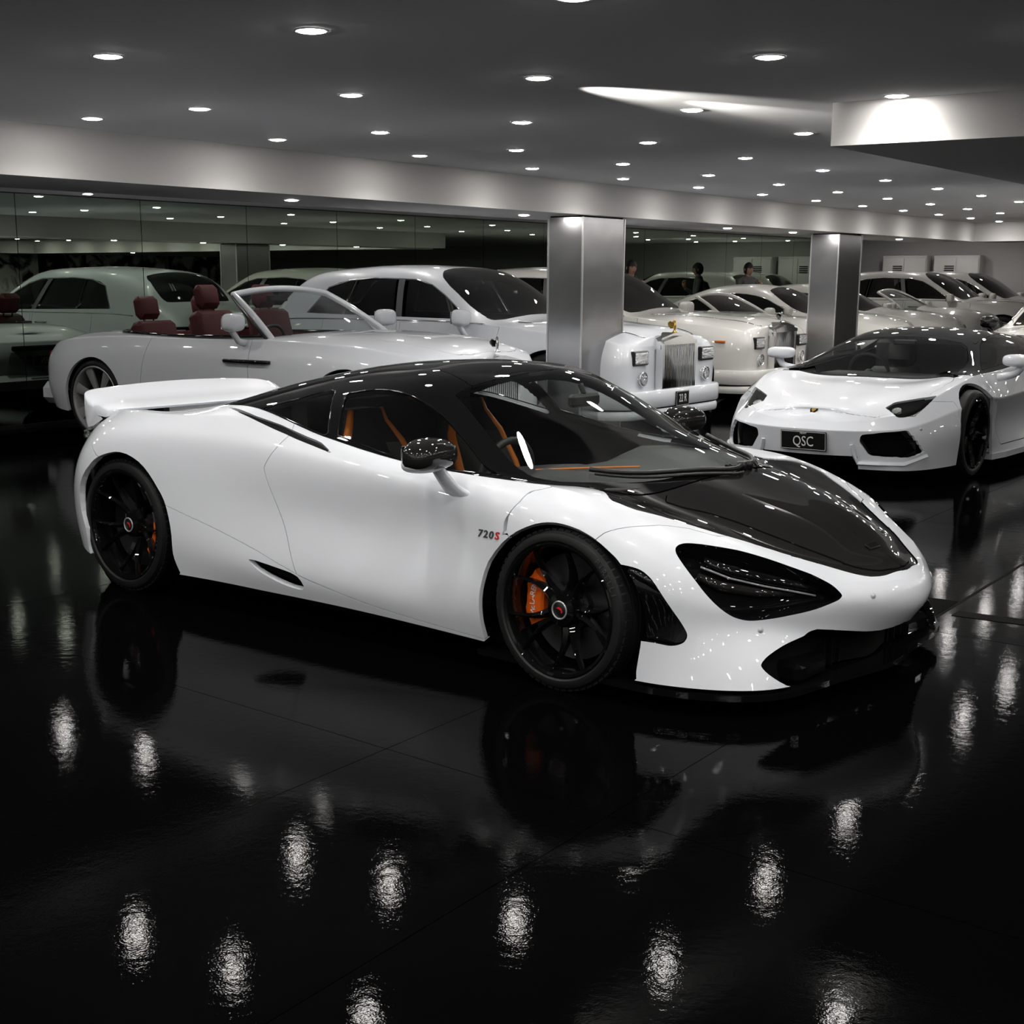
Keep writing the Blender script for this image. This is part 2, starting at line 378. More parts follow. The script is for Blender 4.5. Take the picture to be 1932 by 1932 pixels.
# ---- half net of the foreground car: stations tail to nose, each 11 points (x, half width, z)
def st_(x,*wz,dx=None):
    L=[(x,w,z) for w,z in wz]
    if dx: L=[(a[0]+d,a[1],a[2]) for a,d in zip(L,dx)]
    return L
MNET=[
st_(-3.42,(.55,.30),(.60,.38),(.63,.48),(.62,.58),(.58,.66),(.53,.72),(.46,.755),(.37,.775),(.27,.785),(.13,.79),(0,.79),dx=(.06,.04,.03,.01,0,-.01,-.02,-.03,-.04,-.05,-.05)),
st_(-3.22,(.78,.25),(.81,.34),(.82,.46),(.80,.57),(.75,.675),(.68,.755),(.60,.80),(.49,.825),(.37,.825),(.18,.825),(0,.825)),
st_(-2.98,(.93,.18),(.945,.30),(.955,.44),(.95,.58),(.905,.70),(.82,.80),(.70,.865),(.57,.865),(.44,.845),(.22,.845),(0,.85)),
st_(-2.67,(.95,.16),(.96,.30),(.965,.44),(.965,.58),(.95,.71),(.885,.82),(.76,.888),(.63,.88),(.46,.86),(.24,.885),(0,.895)),
st_(-2.35,(.94,.16),(.955,.29),(.955,.42),(.945,.56),(.93,.70),(.89,.81),(.80,.895),(.67,.915),(.50,.925),(.26,.96),(0,.975)),
st_(-2.0,(.93,.165),(.95,.28),(.94,.41),(.92,.55),(.905,.69),(.875,.80),(.79,.91),(.70,.965),(.54,1.01),(.29,1.045),(0,1.06)),
st_(-1.65,(.925,.165),(.95,.27),(.93,.40),(.905,.54),(.90,.68),(.88,.79),(.80,.89),(.71,.985),(.57,1.055),(.31,1.11),(0,1.128)),
st_(-1.3,(.92,.165),(.945,.265),(.925,.39),(.893,.53),(.895,.665),(.88,.77),(.80,.853),(.71,.97),(.59,1.07),(.32,1.14),(0,1.16)),
st_(-.95,(.915,.16),(.94,.255),(.92,.37),(.885,.50),(.885,.63),(.88,.74),(.80,.80),(.71,.93),(.56,1.065),(.32,1.135),(0,1.160)),
st_(-.62,(.91,.15),(.935,.245),(.93,.36),(.90,.48),(.89,.60),(.885,.705),(.79,.773),(.72,.835),(.60,.925),(.34,1.04),(0,1.09)),
st_(-.32,(.91,.14),(.94,.24),(.95,.36),(.94,.48),(.93,.60),(.90,.70),(.79,.765),(.74,.763),(.68,.785),(.38,.89),(0,.96)),
st_(0.0,(.92,.13),(.945,.24),(.96,.36),(.965,.48),(.955,.60),(.90,.69),(.78,.743),(.69,.745),(.58,.735),(.34,.79),(0,.85)),
st_(.24,(.92,.12),(.925,.24),(.935,.36),(.945,.47),(.92,.565),(.865,.635),(.76,.68),(.65,.688),(.52,.675),(.30,.735),(0,.765)),
st_(.45,(.905,.12),(.89,.22),(.88,.34),(.88,.43),(.85,.51),(.79,.565),(.70,.603),(.58,.62),(.46,.62),(.25,.68),(0,.695)),
st_(.62,(.83,.12),(.80,.22),(.765,.32),(.755,.39),(.725,.45),(.675,.50),(.60,.535),(.50,.555),(.39,.56),(.20,.615),(0,.63),dx=(.02,.0,-.02,-.02,-.02,-.01,0,0,0,0,0)),
st_(.74,(.66,.12),(.62,.21),(.58,.30),(.565,.37),(.545,.425),(.51,.465),(.45,.495),(.375,.51),(.29,.52),(.15,.55),(0,.56),dx=(.05,.03,.00,.01,.01,.01,.01,.0,0,0,0)),
st_(.80,(.33,.12),(.33,.19),(.33,.27),(.33,.34),(.33,.39),(.31,.425),(.28,.455),(.23,.475),(.17,.49),(.085,.515),(0,.52),dx=(.04,.04,.05,.075,.085,.08,.065,.045,.03,.02,.015)),
st_(.80,(0,.12),(0,.18),(0,.255),(0,.33),(0,.385),(0,.42),(0,.445),(0,.465),(0,.48),(0,.50),(0,.51),dx=(.09,.09,.13,.185,.195,.185,.165,.13,.095,.065,.045)),
]
# ------------------------------------------------------------------ materials of the cars
WHITE=paint('white_paint',(.735,.762,.81))
IVORY=paint('pearl_white_paint',(.66,.65,.62))
BLK=mat('black_gloss',(.004,.004,.0045),.3,0,1.,.0)
CARBON=mat('carbon_fibre',(.011,.010,.010),.5,0,1.,.0)
def _weave(m):
    n,l,b=nodes(m); tc=n.new('ShaderNodeTexCoord'); w=n.new('ShaderNodeTexWave'); w.inputs['Scale'].default_value=90; w.wave_type='BANDS'; w.bands_direction='DIAGONAL'
    r=n.new('ShaderNodeMix'); r.data_type='RGBA'; r.inputs[6].default_value=(.006,.006,.006,1); r.inputs[7].default_value=(.020,.019,.019,1)
    l.new(tc.outputs['Object'],w.inputs[0]); l.new(w.outputs[0],r.inputs[0]); l.new(r.outputs[2],b.inputs['Base Color'])
_weave(CARBON)
RUB=mat('tyre_rubber',(.006,.006,.0065),.55,0,0,.35)
TRIM=mat('black_trim',(.006,.006,.006),.4,0,0,.4)
DARK=mat('unlit_black',(.003,.003,.003),.9,0,0,.1)
CHR=mat('chrome',(.82,.82,.82),.07,1.)
SIL=mat('silver_alloy',(.50,.50,.51),.32,.55)
GLS=tinted_glass('clear_glass',(.72,.78,.75))
GLSD=tinted_glass('dark_tinted_glass',(.10,.10,.10))
GLSW=tinted_glass('windscreen_glass',(.84,.88,.86))
GLSM=tinted_glass('smoked_side_glass',(.80,.82,.80))
ORG=mat('orange_leather',(.75,.20,.015),.5)
ORC=mat('orange_caliper',(.80,.13,.012),.3,0,.6)
LEA=mat('black_leather',(.012,.012,.012),.55)
RED=mat('red_badge',(.6,.02,.02),.35)
WHT=mat('white_print',(.7,.7,.7),.5)
GRY=mat('grey_print',(.05,.05,.055),.45)
DISC=mat('brake_disc_steel',(.10,.10,.105),.38,1.)
REDL=mat('red_lamp_lens',(.16,.008,.008),.12,0,1.)
AMB=mat('amber_lamp_lens',(.62,.17,.02),.2,0,.6)
GOLD=mat('gold_badge',(.72,.45,.10),.25,1.)
MIRG=mat('mirror_glass_small',(.6,.6,.6),.02,1.)
def _holes(m):
    n,l,b=nodes(m); tc=n.new('ShaderNodeTexCoord'); v=n.new('ShaderNodeTexVoronoi'); v.inputs['Scale'].default_value=38; v.inputs['Randomness'].default_value=.15
    r=n.new('ShaderNodeMapRange'); r.inputs[1].default_value=.12; r.inputs[2].default_value=.16; r.clamp=True
    x=n.new('ShaderNodeMix'); x.data_type='RGBA'; x.inputs[6].default_value=(.01,.01,.01,1); x.inputs[7].default_value=(.10,.10,.105,1)
    l.new(tc.outputs['Object'],v.inputs[0]); l.new(v.outputs[0],r.inputs[0]); l.new(r.outputs[0],x.inputs[0]); l.new(x.outputs[2],b.inputs['Base Color'])
_holes(DISC)
def blob(b,ax,ay,az,ex=.75,nu=22,nv=12,flat=.55):
    V=[];F=[]; f=lambda t,p: math.copysign(abs(t)**p,t)
    for i in range(nu):
        th=2*PI*i/nu
        for j in range(nv+1):
            ph=-PI/2+PI*j/nv; cx,sx,cp,sp=math.cos(th),math.sin(th),math.cos(ph),math.sin(ph)
            V.append(((ax if cx>0 else ax*flat)*f(cp,ex)*f(cx,ex),ay*f(cp,ex)*f(sx,ex),az*f(sp,ex)))
    for i in range(nu):
        k=(i+1)%nu
        for j in range(nv): F.append((i*(nv+1)+j,k*(nv+1)+j,k*(nv+1)+j+1,i*(nv+1)+j+1))
    return b.add(V,F)
# ------------------------------------------------------------------ wheel, outer face toward -y at y=0
def wheel(parent,loc,R,rr,W,style,side,mrim,steer=0.,brake=None,face=None,lite=False,phase=0.):
    """R tyre radius, rr rim lip radius, W width; style = dict(n, kind)"""
    n=40 if lite else 96
    hub=B()
    # rim: lip, barrel, back
    d=style.get('dish',.05)
    prof=[(rr+.004,.012),(rr+.006,.004),(rr-.002,.0),(rr-.012,.004),(rr-.016,.014),(rr-.022,.05),(rr-.03,W*.55),(rr-.02,W*.9),(rr,W*.95)]
    hub.lathe(prof,n)
    rc=style.get('hub',.055)
    hub.lathe([(0,d*.55),(rc*.55,d*.55),(rc*.62,d*.5),(rc,d*.62),(rc*1.15,d*1.0),(rc*1.1,d+.06),(0,d+.06)],32)
    w=hub.build('wheel',mrim,parent,angle=35)
    w.location=loc; w.rotation_euler=(0,phase,(PI if side>0 else 0)+steer)
    # tyre
    a=(R-rr)
    tp=[(rr-.002,.012),(rr+.004,.003),(rr+a*.2,-.003),(rr+a*.45,-.004),(rr+a*.7,.002),(R-.012,.014),(R-.003,.026),(R,.040)]
    gr=[]
    for k in range(4 if not lite else 2):
        y0=W*(.25+.5*k/3) if not lite else W*(.35+.3*k)
        gr+=[(R,y0-.006),(R-.007,y0-.005),(R-.007,y0+.005),(R,y0+.006)]
    tp+=gr+[(R,W-.03),(R-.003,W-.02),(R-.012,W-.008),(rr+a*.5,W+.002),(rr,W-.02)]
    t=B(); t.lathe(tp,n)
    t.build('tyre',RUB,w,angle=30)
    if not lite:
        # raised shoulder blocks round the tread edge
        s=B()
        for k in range(60):
            an=2*PI*k/60; M_=Matrix.Rotation(an,4,'Y')
            i=len(s.v); s.box(R-.008,R-.0002,.018,W*.22,-.0115,.0115); s.xf(M_,i)
        tb=s.build('tread_block',RUB,w); tb['kind']='stuff'
    # spokes
    ns=style['n']; kind=style['kind']
    def spoke(i):
        b=B(); an=2*PI*(i+.5)/ns
        r0,r1=rc*.75,rr-.014
        K=9; V=[];F=[]
        for k in range(K):
            t_=k/(K-1); r=r0+(r1-r0)*t_
            if kind=='thin':
                hw=.017*(1-t_)**1.6+.0055; dep=.030*(1-t_)+.018; y=d*(1-t_)**1.6*1.0+.012+.012*math.sin(t_*PI); off=.018*math.sin(t_*PI)*style.get('twist',1)*(1 if i%2 else -1)
            elif kind=='blade':
                hw=.018+.036*t_; dep=.03; y=.03*(1-t_)+.018; off=0
            elif kind=='wide':
                hw=.045-.008*t_; dep=.03; y=.035*(1-t_)+.015; off=0
            else: # 'vee'
                hw=.020-.006*t_; dep=.028; y=d*(1-t_)+.012; off=(.055*t_**1.2)*(1 if i%2 else -1)
            dx,dz=math.cos(an),math.sin(an); tx,tz=-dz,dx
            for sgn,yy,m_ in ((-1,.006,1.),(0,-.006,0.),(1,.006,1.),(1,dep,.8),(-1,dep,.8)):
                o_=off+sgn*hw*(m_ if m_ else 0)
                V.append((dx*r+tx*o_,y+yy,dz*r+tz*o_))
        for k in range(K-1):
            for j in range(5): F.append((k*5+j,k*5+(j+1)%5,(k+1)*5+(j+1)%5,(k+1)*5+j))
        F.append((4,3,2,1,0)); F.append(tuple((K-1)*5+j for j in range(5)))
        b.add(V,F); return b
    if lite and style.get('join',False):
        b=B()
        for i in range(ns): s_=spoke(i); b.add(s_.v,s_.f)
        sp=b.build('spoke',face or mrim,w,angle=40)
    else:
        for i in range(ns): spoke(i).build('spoke',face or mrim,w,angle=40)
    # brake disc
    rd=rr*(.80 if not lite else .73)
    db=B(); db.lathe([(rd*.45,.112),(rd,.112),(rd,.135),(rd*.45,.135)],n,closed=True); db.lathe([(.02,.09),(rd*.42,.092),(rd*.46,.115)],32)
    db.build('brake_disc',DISC,w,angle=35)
    return w
def caliper(w,rd,mt,word=None,ang=PI,span=.55):
    """fixed caliper hugging the disc rim; w = wheel object, angle measured in wheel plane"""
    b=B(); n=10
    pts=[]
    for k in range(n+1):
        a=ang-span+2*span*k/n; bump=.008*(1 if 2<=k<=3 or 7<=k<=8 else 0)
        pts.append((a,rd*1.05+bump,rd*.66-(.006 if 3<=k<=7 else 0)))
    V=[];F=[]
    for a,ro,ri in pts:
        c,s=math.cos(a),math.sin(a)
        for r,y in ((ri,.088),(ri+.008,.078),(ro-.02,.078),(ro-.004,.086),(ro,.100),(ro,.15),(ri,.15)): V.append((r*c,y,r*s))
    P_=7
    for k in range(n):
        for j in range(P_): F.append((k*P_+j,k*P_+(j+1)%P_,(k+1)*P_+(j+1)%P_,(k+1)*P_+j))
    F.append(tuple(range(P_))[::-1]); F.append(tuple(n*P_+j for j in range(P_)))
    b.add(V,F)
    # bolts and bridge pins
    for k in (1,5,9):
        a=ang-span+2*span*k/10; c,s=math.cos(a),math.sin(a); r=rd*.9
        b.tube([(r*c,.081,r*s),(r*c,.072,r*s)],.008,8)
    o=b.build('caliper',mt,w,angle=30)
    if word:
        r=rd*.86
        for i,ch in enumerate(word):
            a=ang-(i-(len(word)-1)/2)*.105
            c,s=math.cos(a),math.sin(a)
            # letters run up the caliper
            Mx=frame((r*c,.0765,r*s),(s,0,-c) if True else 0,(c,0,s),(0,-1,0))
            if True:
                tx,tz=(-s,c) ; Mx=frame((r*c,.0765,r*s),(-tx*-1 if False else -tx,0,-tz),(c,0,s),(0,-1,0))
            text(ch,.034,WHT,w,Mx,'lettering')
    return o
def build_mclaren():
    root=thing('sports_car','white low supercar with black roof and black bonnet, alone in the foreground','car',(0,0,0),-.09977)
    MP={'front_arch':[[10.0,0.0],[9.84,0.0],[9.82,0.8],[9.83,1.65],[9.87,2.25],[9.96,2.92],[10.19,3.61],[10.44,4.05],[10.68,4.37],[10.87,4.52],[11.06,4.57],[11.35,4.54],[11.63,4.39],[11.9,4.09],[12.14,3.74],[12.32,3.2],[12.44,2.62],[12.52,1.83],[12.54,1.31],[12.52,0.92],[12.49,0.3],[12.51,0.03]],
      'vent':[[12.13,3.74],[12.38,3.78],[12.55,3.7],[12.75,3.39],[13.05,2.59],[13.29,1.97],[13.37,1.7],[13.31,1.47],[13.09,1.34],[12.78,1.34],[12.53,1.3]],
      'rear_arch':[[2.11,1.03],[2.02,1.62],[2.01,2.28],[2.14,2.87],[2.37,3.38],[2.48,3.6],[2.66,3.8],[2.98,3.99],[3.27,3.97],[3.55,3.78],[3.77,3.46],[3.98,3.0],[4.11,2.65],[4.21,2.11],[4.27,1.48],[4.27,0.79],[4.31,0.38],[4.36,0.07]],
      'headlight':[[12.82,5.15],[12.8,5.5],[12.91,5.83],[13.26,6.25],[13.69,6.58],[14.24,6.6],[14.93,6.15],[15.5,5.48],[15.74,4.75],[15.78,4.33],[15.68,3.89],[15.37,3.23],[14.95,2.77],[14.52,2.51],[14.28,2.54],[14.05,2.81],[13.67,3.56],[13.3,4.2],[13.0,4.71]],
      'mouth':[[15.08,0.03],[14.76,0.5],[14.64,0.76],[14.63,0.9],[14.73,1.14],[15.02,1.52],[15.33,1.85],[15.52,2.17],[16.11,2.06],[16.57,1.93],[16.83,2.16]],
      'intake':[[5.78,1.25],[5.94,1.26],[6.31,1.18],[6.7,1.01],[6.82,0.49],[6.71,0.42],[6.43,0.51],[6.05,0.84],[5.85,1.14]],
      'slit':[[4.66,6.75],[5.0,6.51],[5.49,6.15],[6.02,6.0],[6.56,5.78],[6.83,5.68],[7.11,5.45],[6.73,5.59],[6.41,5.7],[6.19,5.8],[5.62,6.02],[5.16,6.3]],
      'belt':[[4.6,7.0],[5.07,6.78],[5.44,6.59],[6.05,6.27],[6.58,6.06],[6.98,5.99],[7.44,5.96],[8.06,6.0],[8.47,6.01],[8.87,6.02],[9.8,6.65],[10.13,7.52],[10.78,8.02],[10.95,7.59]],
      'hood':[[10.95,7.59],[11.32,6.51],[11.49,6.39],[11.81,6.41],[12.12,6.72],[12.99,7.11],[13.96,7.59],[15.39,7.21],[15.96,6.82],[16.22,6.58],[16.47,6.68],[16.71,7.03],[16.94,7.24]],
      'hood_panel':[[10.89,8.13],[11.22,7.98],[11.69,8.25],[12.35,8.33],[13.38,8.32],[14.3,8.32],[15.29,8.14],[16.19,7.54],[16.52,7.4],[16.96,7.83]],
      'door_rear':[[6.26,5.75],[6.14,5.08],[6.01,4.43],[6.0,4.17],[6.08,3.7],[6.25,3.02],[6.4,2.47],[6.52,1.92],[6.7,1.07]],
      'door_front':[[10.13,7.52],[10.45,5.75],[10.35,5.58],[10.33,5.06],[10.2,4.33],[10.2,4.0],[10.17,3.83]],
      'door_glass':[[7.0,6.14],[6.75,7.52],[6.78,7.62],[7.16,7.83],[7.56,7.77],[7.98,7.63],[8.35,7.54],[8.7,7.4],[9.04,7.23],[9.3,7.0],[9.7,6.76],[9.4,6.24],[8.87,6.04],[8.06,6.05],[7.5,6.08]],
      'quarter_glass':[[5.45,6.59],[6.03,7.23],[6.41,7.75],[6.55,7.57],[6.85,6.1],[6.78,6.02],[6.16,6.23]],
      'skirt':[[4.15,2.5],[5.18,2.0],[5.92,1.62],[6.7,1.09]],
      'bumper_line':[[11.66,4.38],[11.74,4.74],[11.97,5.31],[12.23,5.84],[12.42,6.27],[12.63,6.59],[13.07,6.87]],
      'sensors':[[14.62,2.06],[16.23,4.5]]}
    sh=Shell(MNET,330,180,cv=(6,),symu1=True,symv1=True)
    full=sh.sh
    w_lo=lambda p: p.V[:,1]>.45
    # ---- openings
    FA=MP['front_arch']+[[12.5,-.6],[9.8,-.6]]; FA[0]=[9.82,-.3]
    pit_fa=sh.cut(FA,sm=2,keep=(0,1,len(FA)-3,len(FA)-2,len(FA)-1))
    vent=sh.cut(MP['vent'],sm=3,keep=(0,10))
    RA=MP['rear_arch']+[[4.36,-.6],[2.15,-.6],[2.11,.3]]
    pit_ra=sh.cut(RA,sm=2,keep=(17,18,19,20))
    hl=sh.cut(MP['headlight'],sm=3)
    MO=[p for p in MP['mouth']]; MO=[[15.12,-.4]]+MO[:-1]+[[17.3,2.2],[17.3,-.4]]
    mouth=sh.cut(MO,sm=2,keep=(0,1,11,12,13))
    intake=sh.cut(MP['intake'],sm=3,keep=(0,4))
    slit=sh.cut([[u-.02*(i in (1,2,3)),v+(.05 if i<6 else -.07)] for i,(u,v) in enumerate(MP['slit'])],sm=2,keep=(0,6))
    # ---- black canopy and bonnet
    g=.0018
    hood_edge=MP['hood'][1:-1]
    black=[[3.3,8.6],[4.0,7.6]]+MP['belt'][:-4]+[[9.6,6.03],[10.1,6.25],[10.45,7.2],[10.78,7.75]]+hood_edge+[[17.3,7.25],[17.3,10.5],[2.4,10.5],[2.6,9.6]]
    canopy=sh.cut(black,gap=g,sm=2)
    def sub(src,poly,gap=.0015,sm=2,keep=(),mode='uv',lim=None): return sh.cut(poly,mode,gap,sm,keep,lim,src)
    hood,canopy=sub(canopy,[[10.5,7.2],[10.95,7.75],[11.25,8.1],[11.6,8.8],[11.85,9.6],[11.9,10.6],[17.5,10.6],[17.5,6.0],[10.4,5.6]],.002)
    HP=MP['hood_panel']; panel,hood=sub(hood,[[12.0,10.6],[12.0,9.8],[11.85,9.2],[11.6,8.75]]+HP[2:-1]+[[17.4,7.9],[17.4,10.6]],.0018)
    scr,canopy=sub(canopy,[[8.30,8.10],[8.42,8.9],[8.52,9.5],[8.56,10.6],[11.78,10.6],[11.72,9.8],[11.45,9.1],[11.1,8.65],[10.8,8.35],[10.4,8.02],[10.05,7.8],[9.43,7.9],[8.9,7.97]],.002,keep=(0,3,4,10))
    dg,canopy=sub(canopy,MP['door_glass'],.002,keep=(0,1,2,10))
    qg,canopy=sub(canopy,MP['quarter_glass'],.002,keep=(0,3,4,5))
    rg,canopy=sub(canopy,[[3.0,10.6],[3.1,9.5],[3.6,8.9],[5.6,8.7],[5.9,9.3],[6.0,10.6]],.002)
    # roof panels: door tops, centre roof (shut line runs parallel to the window top)
    top,canopy=sub(canopy,[[8.35,8.45],[7.6,8.75],[6.8,8.8],[6.2,8.75],[6.15,10.6],[8.42,10.6],[8.40,9.4]],.0018)
    # ---- white panels
    door_poly=[[6.55,6.25]]+MP['door_rear']+[[7.07,.85],[7.92,.39],[8.79,.16],[9.84,-.3],[10.4,-.3],[10.4,3.7]]+MP['door_front'][::-1][:-1]+[[10.5,6.6],[8.5,6.6]]
    door_poly=MP['door_rear']+[[7.07,.85],[7.92,.42],[8.79,.22],[9.84,.1],[10.3,0.4],[10.35,3.6]]+MP['door_front'][::-1][:-1]+[[10.45,6.3],[9.0,6.8],[6.45,6.8]]
    door=sh.cut(door_poly,gap=.0022,sm=2,keep=(8,12,15,len(door_poly)-4))
    sk=[[4.0,-.5],[4.0,2.56]]+MP['skirt'][:-1]+[[6.75,1.05],[7.07,.85],[7.92,.42],[8.79,.22],[9.84,.1],[10.2,.05],[10.2,-.5]]
    skirt=sh.cut(sk,gap=.001,sm=1)
    fb=[[11.5,4.0]]+MP['bumper_line']+[[13.6,7.25],[17.6,7.3],[17.6,-.5],[11.6,-.5]]
    fb=[[11.5,4.0]]+MP['bumper_line']+[[13.2,7.5],[13.2,9],[17.6,9],[17.6,-.5],[11.6,-.5]]
    bumper=sh.cut(fb,gap=.0014,sm=1)
    ff=[[10.17,3.0],[10.3,5.2],[10.42,5.75],[10.45,7.6],[13.9,7.6],[13.9,3.0]]
    fender=sh.cut(ff,gap=0,sm=1)
    rb=[[-.3,-.5],[-.3,5.2],[1.9,5.2],[1.96,4.6],[2.38,3.96],[2.7,3.6],[2.7,-.5]]
    rbump=sh.cut(rb,gap=.0014,sm=1)
    body=sh.rest
    ins=(0,-1,0)
    # the canopy rail strip in white is part of the rear body
    isl=islands(body)
    for i,pc in enumerate(isl):
        if pc.V[:,1].min()<.02: shmesh('rear_body',pc,0,WHITE,root,.02,both=True)
        else:
            for sd in (-1,1): shmesh('body_panel',pc,sd,WHITE,root,.02)
    for sd in (-1,1):
        shmesh('door',door,sd,WHITE,root,.02)
        shmesh('side_skirt',skirt,sd,WHITE,root,.03)
        shmesh('front_wing',fender,sd,WHITE,root,.025)
        shmesh('rear_bumper',rbump,sd,WHITE,root,.03)
        shmesh('side_window',dg,sd,GLSM,root,0)
        shmesh('quarter_window',qg,sd,GLSM,root,0)
    shmesh('front_bumper',bumper,0,WHITE,root,0,both=True); shmesh('bumper_edge',bumper,0,BLK,root,.03,both=True,off=-.001,lid=False)
    shmesh('roof',canopy,0,BLK,root,.02,both=True,label='gloss black canopy and windscreen pillars')
    shmesh('roof_panel',top,0,BLK,root,.012,both=True,label='gloss black centre roof panel')
    shmesh('bonnet',panel,0,CARBON,root,.012,both=True,label='black carbon bonnet panel')
    shmesh('bonnet_surround',hood,0,CARBON,root,.012,both=True,off=-.004,label='black carbon strip round the bonnet')
    shmesh('windscreen',scr,0,GLSW,root,0,both=True)
    shmesh('rear_window',rg,0,GLSD,root,0,both=True)
    # seals round the glass
    def seal(piece,name,r=.006,both=(-1,1),m=TRIM,off=.0):
        for sd in both:
            E=piece.edges(); b=B(); nxt={a:c for a,c in E}; seen=set()
            for a in list(nxt):
                if a in seen: continue
                loop=[a]; seen.add(a)
                while nxt.get(loop[-1]) is not None and nxt[loop[-1]] not in seen: loop.append(nxt[loop[-1]]); seen.add(loop[-1])
                pts=(piece.V[loop]+piece.N[loop]*off)*np.array([1,sd,1])
                keep=[pts[0]]
                for p in pts[1:]:
                    if np.linalg.norm(p-keep[-1])>.012: keep.append(p)
                if len(keep)>3: b.tube(keep,r,6,closed=np.linalg.norm(pts[0]-pts[-1])<.03)
            b.build(name,m,root,smooth=True)
    seal(dg,'window_seal',.0045,m=BLK); seal(qg,'window_seal',.003,m=BLK)
    # ---- dark inner shell
    inner=Sh(full.V,full.N,full.U,full.T)
    shx=Shell.__new__(Shell); shx.net=sh.net; shx.rest=inner; shx.sh=inner
    for P_,k in ((FA,(0,)),(RA,(0,)),(MO,(0,))): shx.cut(P_,sm=1)
    for P_ in (MP['door_glass'],MP['quarter_glass'],MP['headlight'],MP['vent'],MP['intake'],[[3.0,10.6],[3.1,9.5],[3.6,8.9],[5.6,8.7],[5.9,9.3],[6.0,10.6]],[[8.30,8.10],[8.42,8.9],[8.56,10.6],[11.78,10.6],[11.45,9.1],[10.8,8.35],[10.05,7.8],[8.9,7.97]]): shx.cut(P_,sm=1)
    shmesh('inner_shell',shx.rest,0,DARK,root,0,both=True,off=-.026)
    # ---- recesses
    for sd in (-1,1):
        shmesh('headlight_recess',hl,sd,BLK,root,0,off=-.075)
        shmesh('headlight_rim',hl,sd,BLK,root,.075,off=-.002,lid=False)
        shmesh('vent_recess',vent,sd,BLK,root,0,off=-.05)
        shmesh('intake_recess',intake,sd,DARK,root,0,off=-.05)
        shmesh('shoulder_intake',slit,sd,CARBON,root,0,off=-.018)
        shmesh('mouth_recess',mouth,sd,DARK,root,0,off=-.09)
        # lamp bar and lower fin inside the socket
        def along(pts,lift): return [tuple((sh.at([p])[0]+np.array([0,0,0]))*np.array([1,sd,1])+np.array([lift[0],sd*lift[1],lift[2]])) for p in pts]
        bar=B(); P0=along([[13.35,5.2],[13.9,5.15],[14.5,5.05],[15.0,4.85],[15.4,4.65]],(-.035,-.040,-.01)); bar.tube(P0,[.016,.022,.022,.018,.012],10)
        bar.build('headlamp_pod',BLK,root,smooth=True)
        led=B(); P1=along([[13.35,4.9],[13.9,4.8],[14.5,4.65],[15.0,4.45],[15.4,4.3]],(-.030,-.035,-.012)); led.tube(P1,.004,6); led.build('daylight_strip',GLS_L,root,smooth=True)
        fin=B(); P2=along([[13.45,4.2],[13.9,4.0],[14.5,3.9],[15.1,3.9]],(-.045,-.05,0)); fin.tube(P2,[.014,.020,.018,.010],8); fin.build('headlamp_fin',CARBON,root,smooth=True)
        # vent blade
        vb=B(); P3=along([[12.3,3.62],[12.55,3.5],[12.85,3.2]],(-.01,-.012,0)); vb.tube(P3,[.014,.018,.012],8); vb.build('vent_blade',BLK,root,smooth=True)
    # ---- splitter and floor
    k0=sh.net.ev(np.linspace(sh.net.ku[12],sh.net.ku[17],26),sh.net.kv[:1])[:,0]
    plan=[(p[0],p[1]) for p in k0]
    b=B()
    lo=[(x+.012,w+.006 if w>.03 else 0) for x,w in plan]; 
    # step in the lip seen from the side
    poly=[(-.42,.90)]+[(x,w) for x,w in lo]
    outline=[(x,-w) for x,w in poly]+[(x,w) for x,w in poly[::-1][1:]]
    b.prism(outline,.082,.104,'z'); b.build('front_splitter',BLK,root)
    for sd in (-1,1):
        b=B(); b.bbox(.60,.80,min(sd*.34,sd*.56),max(sd*.34,sd*.56),.105,.185,.02); b.build('bumper_intake_duct',BLK,root)
    b=B(); 
    for i in range(12):
        y=-.33+i*.06; b.box(.70,.78,y-.004,y+.004,.12,.24)
    b.build('intake_mesh',DARK,root)['kind']='stuff'
    b=B(); b.bbox(-3.1,.45,-.80,.80,.10,.16,.02); b.bbox(-3.44,-2.9,-.5,.5,.24,.60,.03); b.bbox(-.9,.5,-.55,.55,.16,.60,.03); b.build('underfloor',DARK,root)
    # ---- wheel houses
    for x,R in ((0,.36),(-2.67,.385)):
        for sd in (-1,1):
            b=B(); b.lathe([(R,.86),(R+.0,.56),(.02,.56)],40,c=(x,0,.335)); 
            if sd<0: b.v=[(p[0],-p[1],p[2]) for p in b.v]
            b.build('wheel_house',DARK,root,smooth=True)
    # ---- wheels
    st={'n':10,'kind':'thin','dish':.045,'hub':.06}
    for sd in (-1,1):
        w=wheel(root,(0,sd*.945,.327),.307,.253,.245,st,sd,BLK,steer=-.019,phase=.12)
        caliper(w,.203,ORC,'McLAREN',ang=PI+.05 if sd<0 else .05)
        hubcap(w,.045)
        if sd<0:
            for i,ch in enumerate('PIRELLI'):
                a=math.radians(62-i*4.6)-.12; r=.281; c,s=math.cos(a),math.sin(a)
                text(ch,.030,GRY,w,frame((r*c,-.0042,r*s),(s,0,-c),(c,0,s),(0,-1,0)),'lettering',ext=.0008,sx=1.15)
        w=wheel(root,(-2.67,sd*.93,.345),.325,.266,.29,dict(st,dish=.075),sd,BLK,phase=.3)
        caliper(w,.205,ORC,None,ang=-.1 if sd<0 else PI-.1)
        hubcap(w,.07)
    # ---- spoiler
    V=[];F=[];ws=np.concatenate([-np.linspace(.672,.52,16),np.linspace(-.50,.50,28),np.linspace(.52,.672,16)])
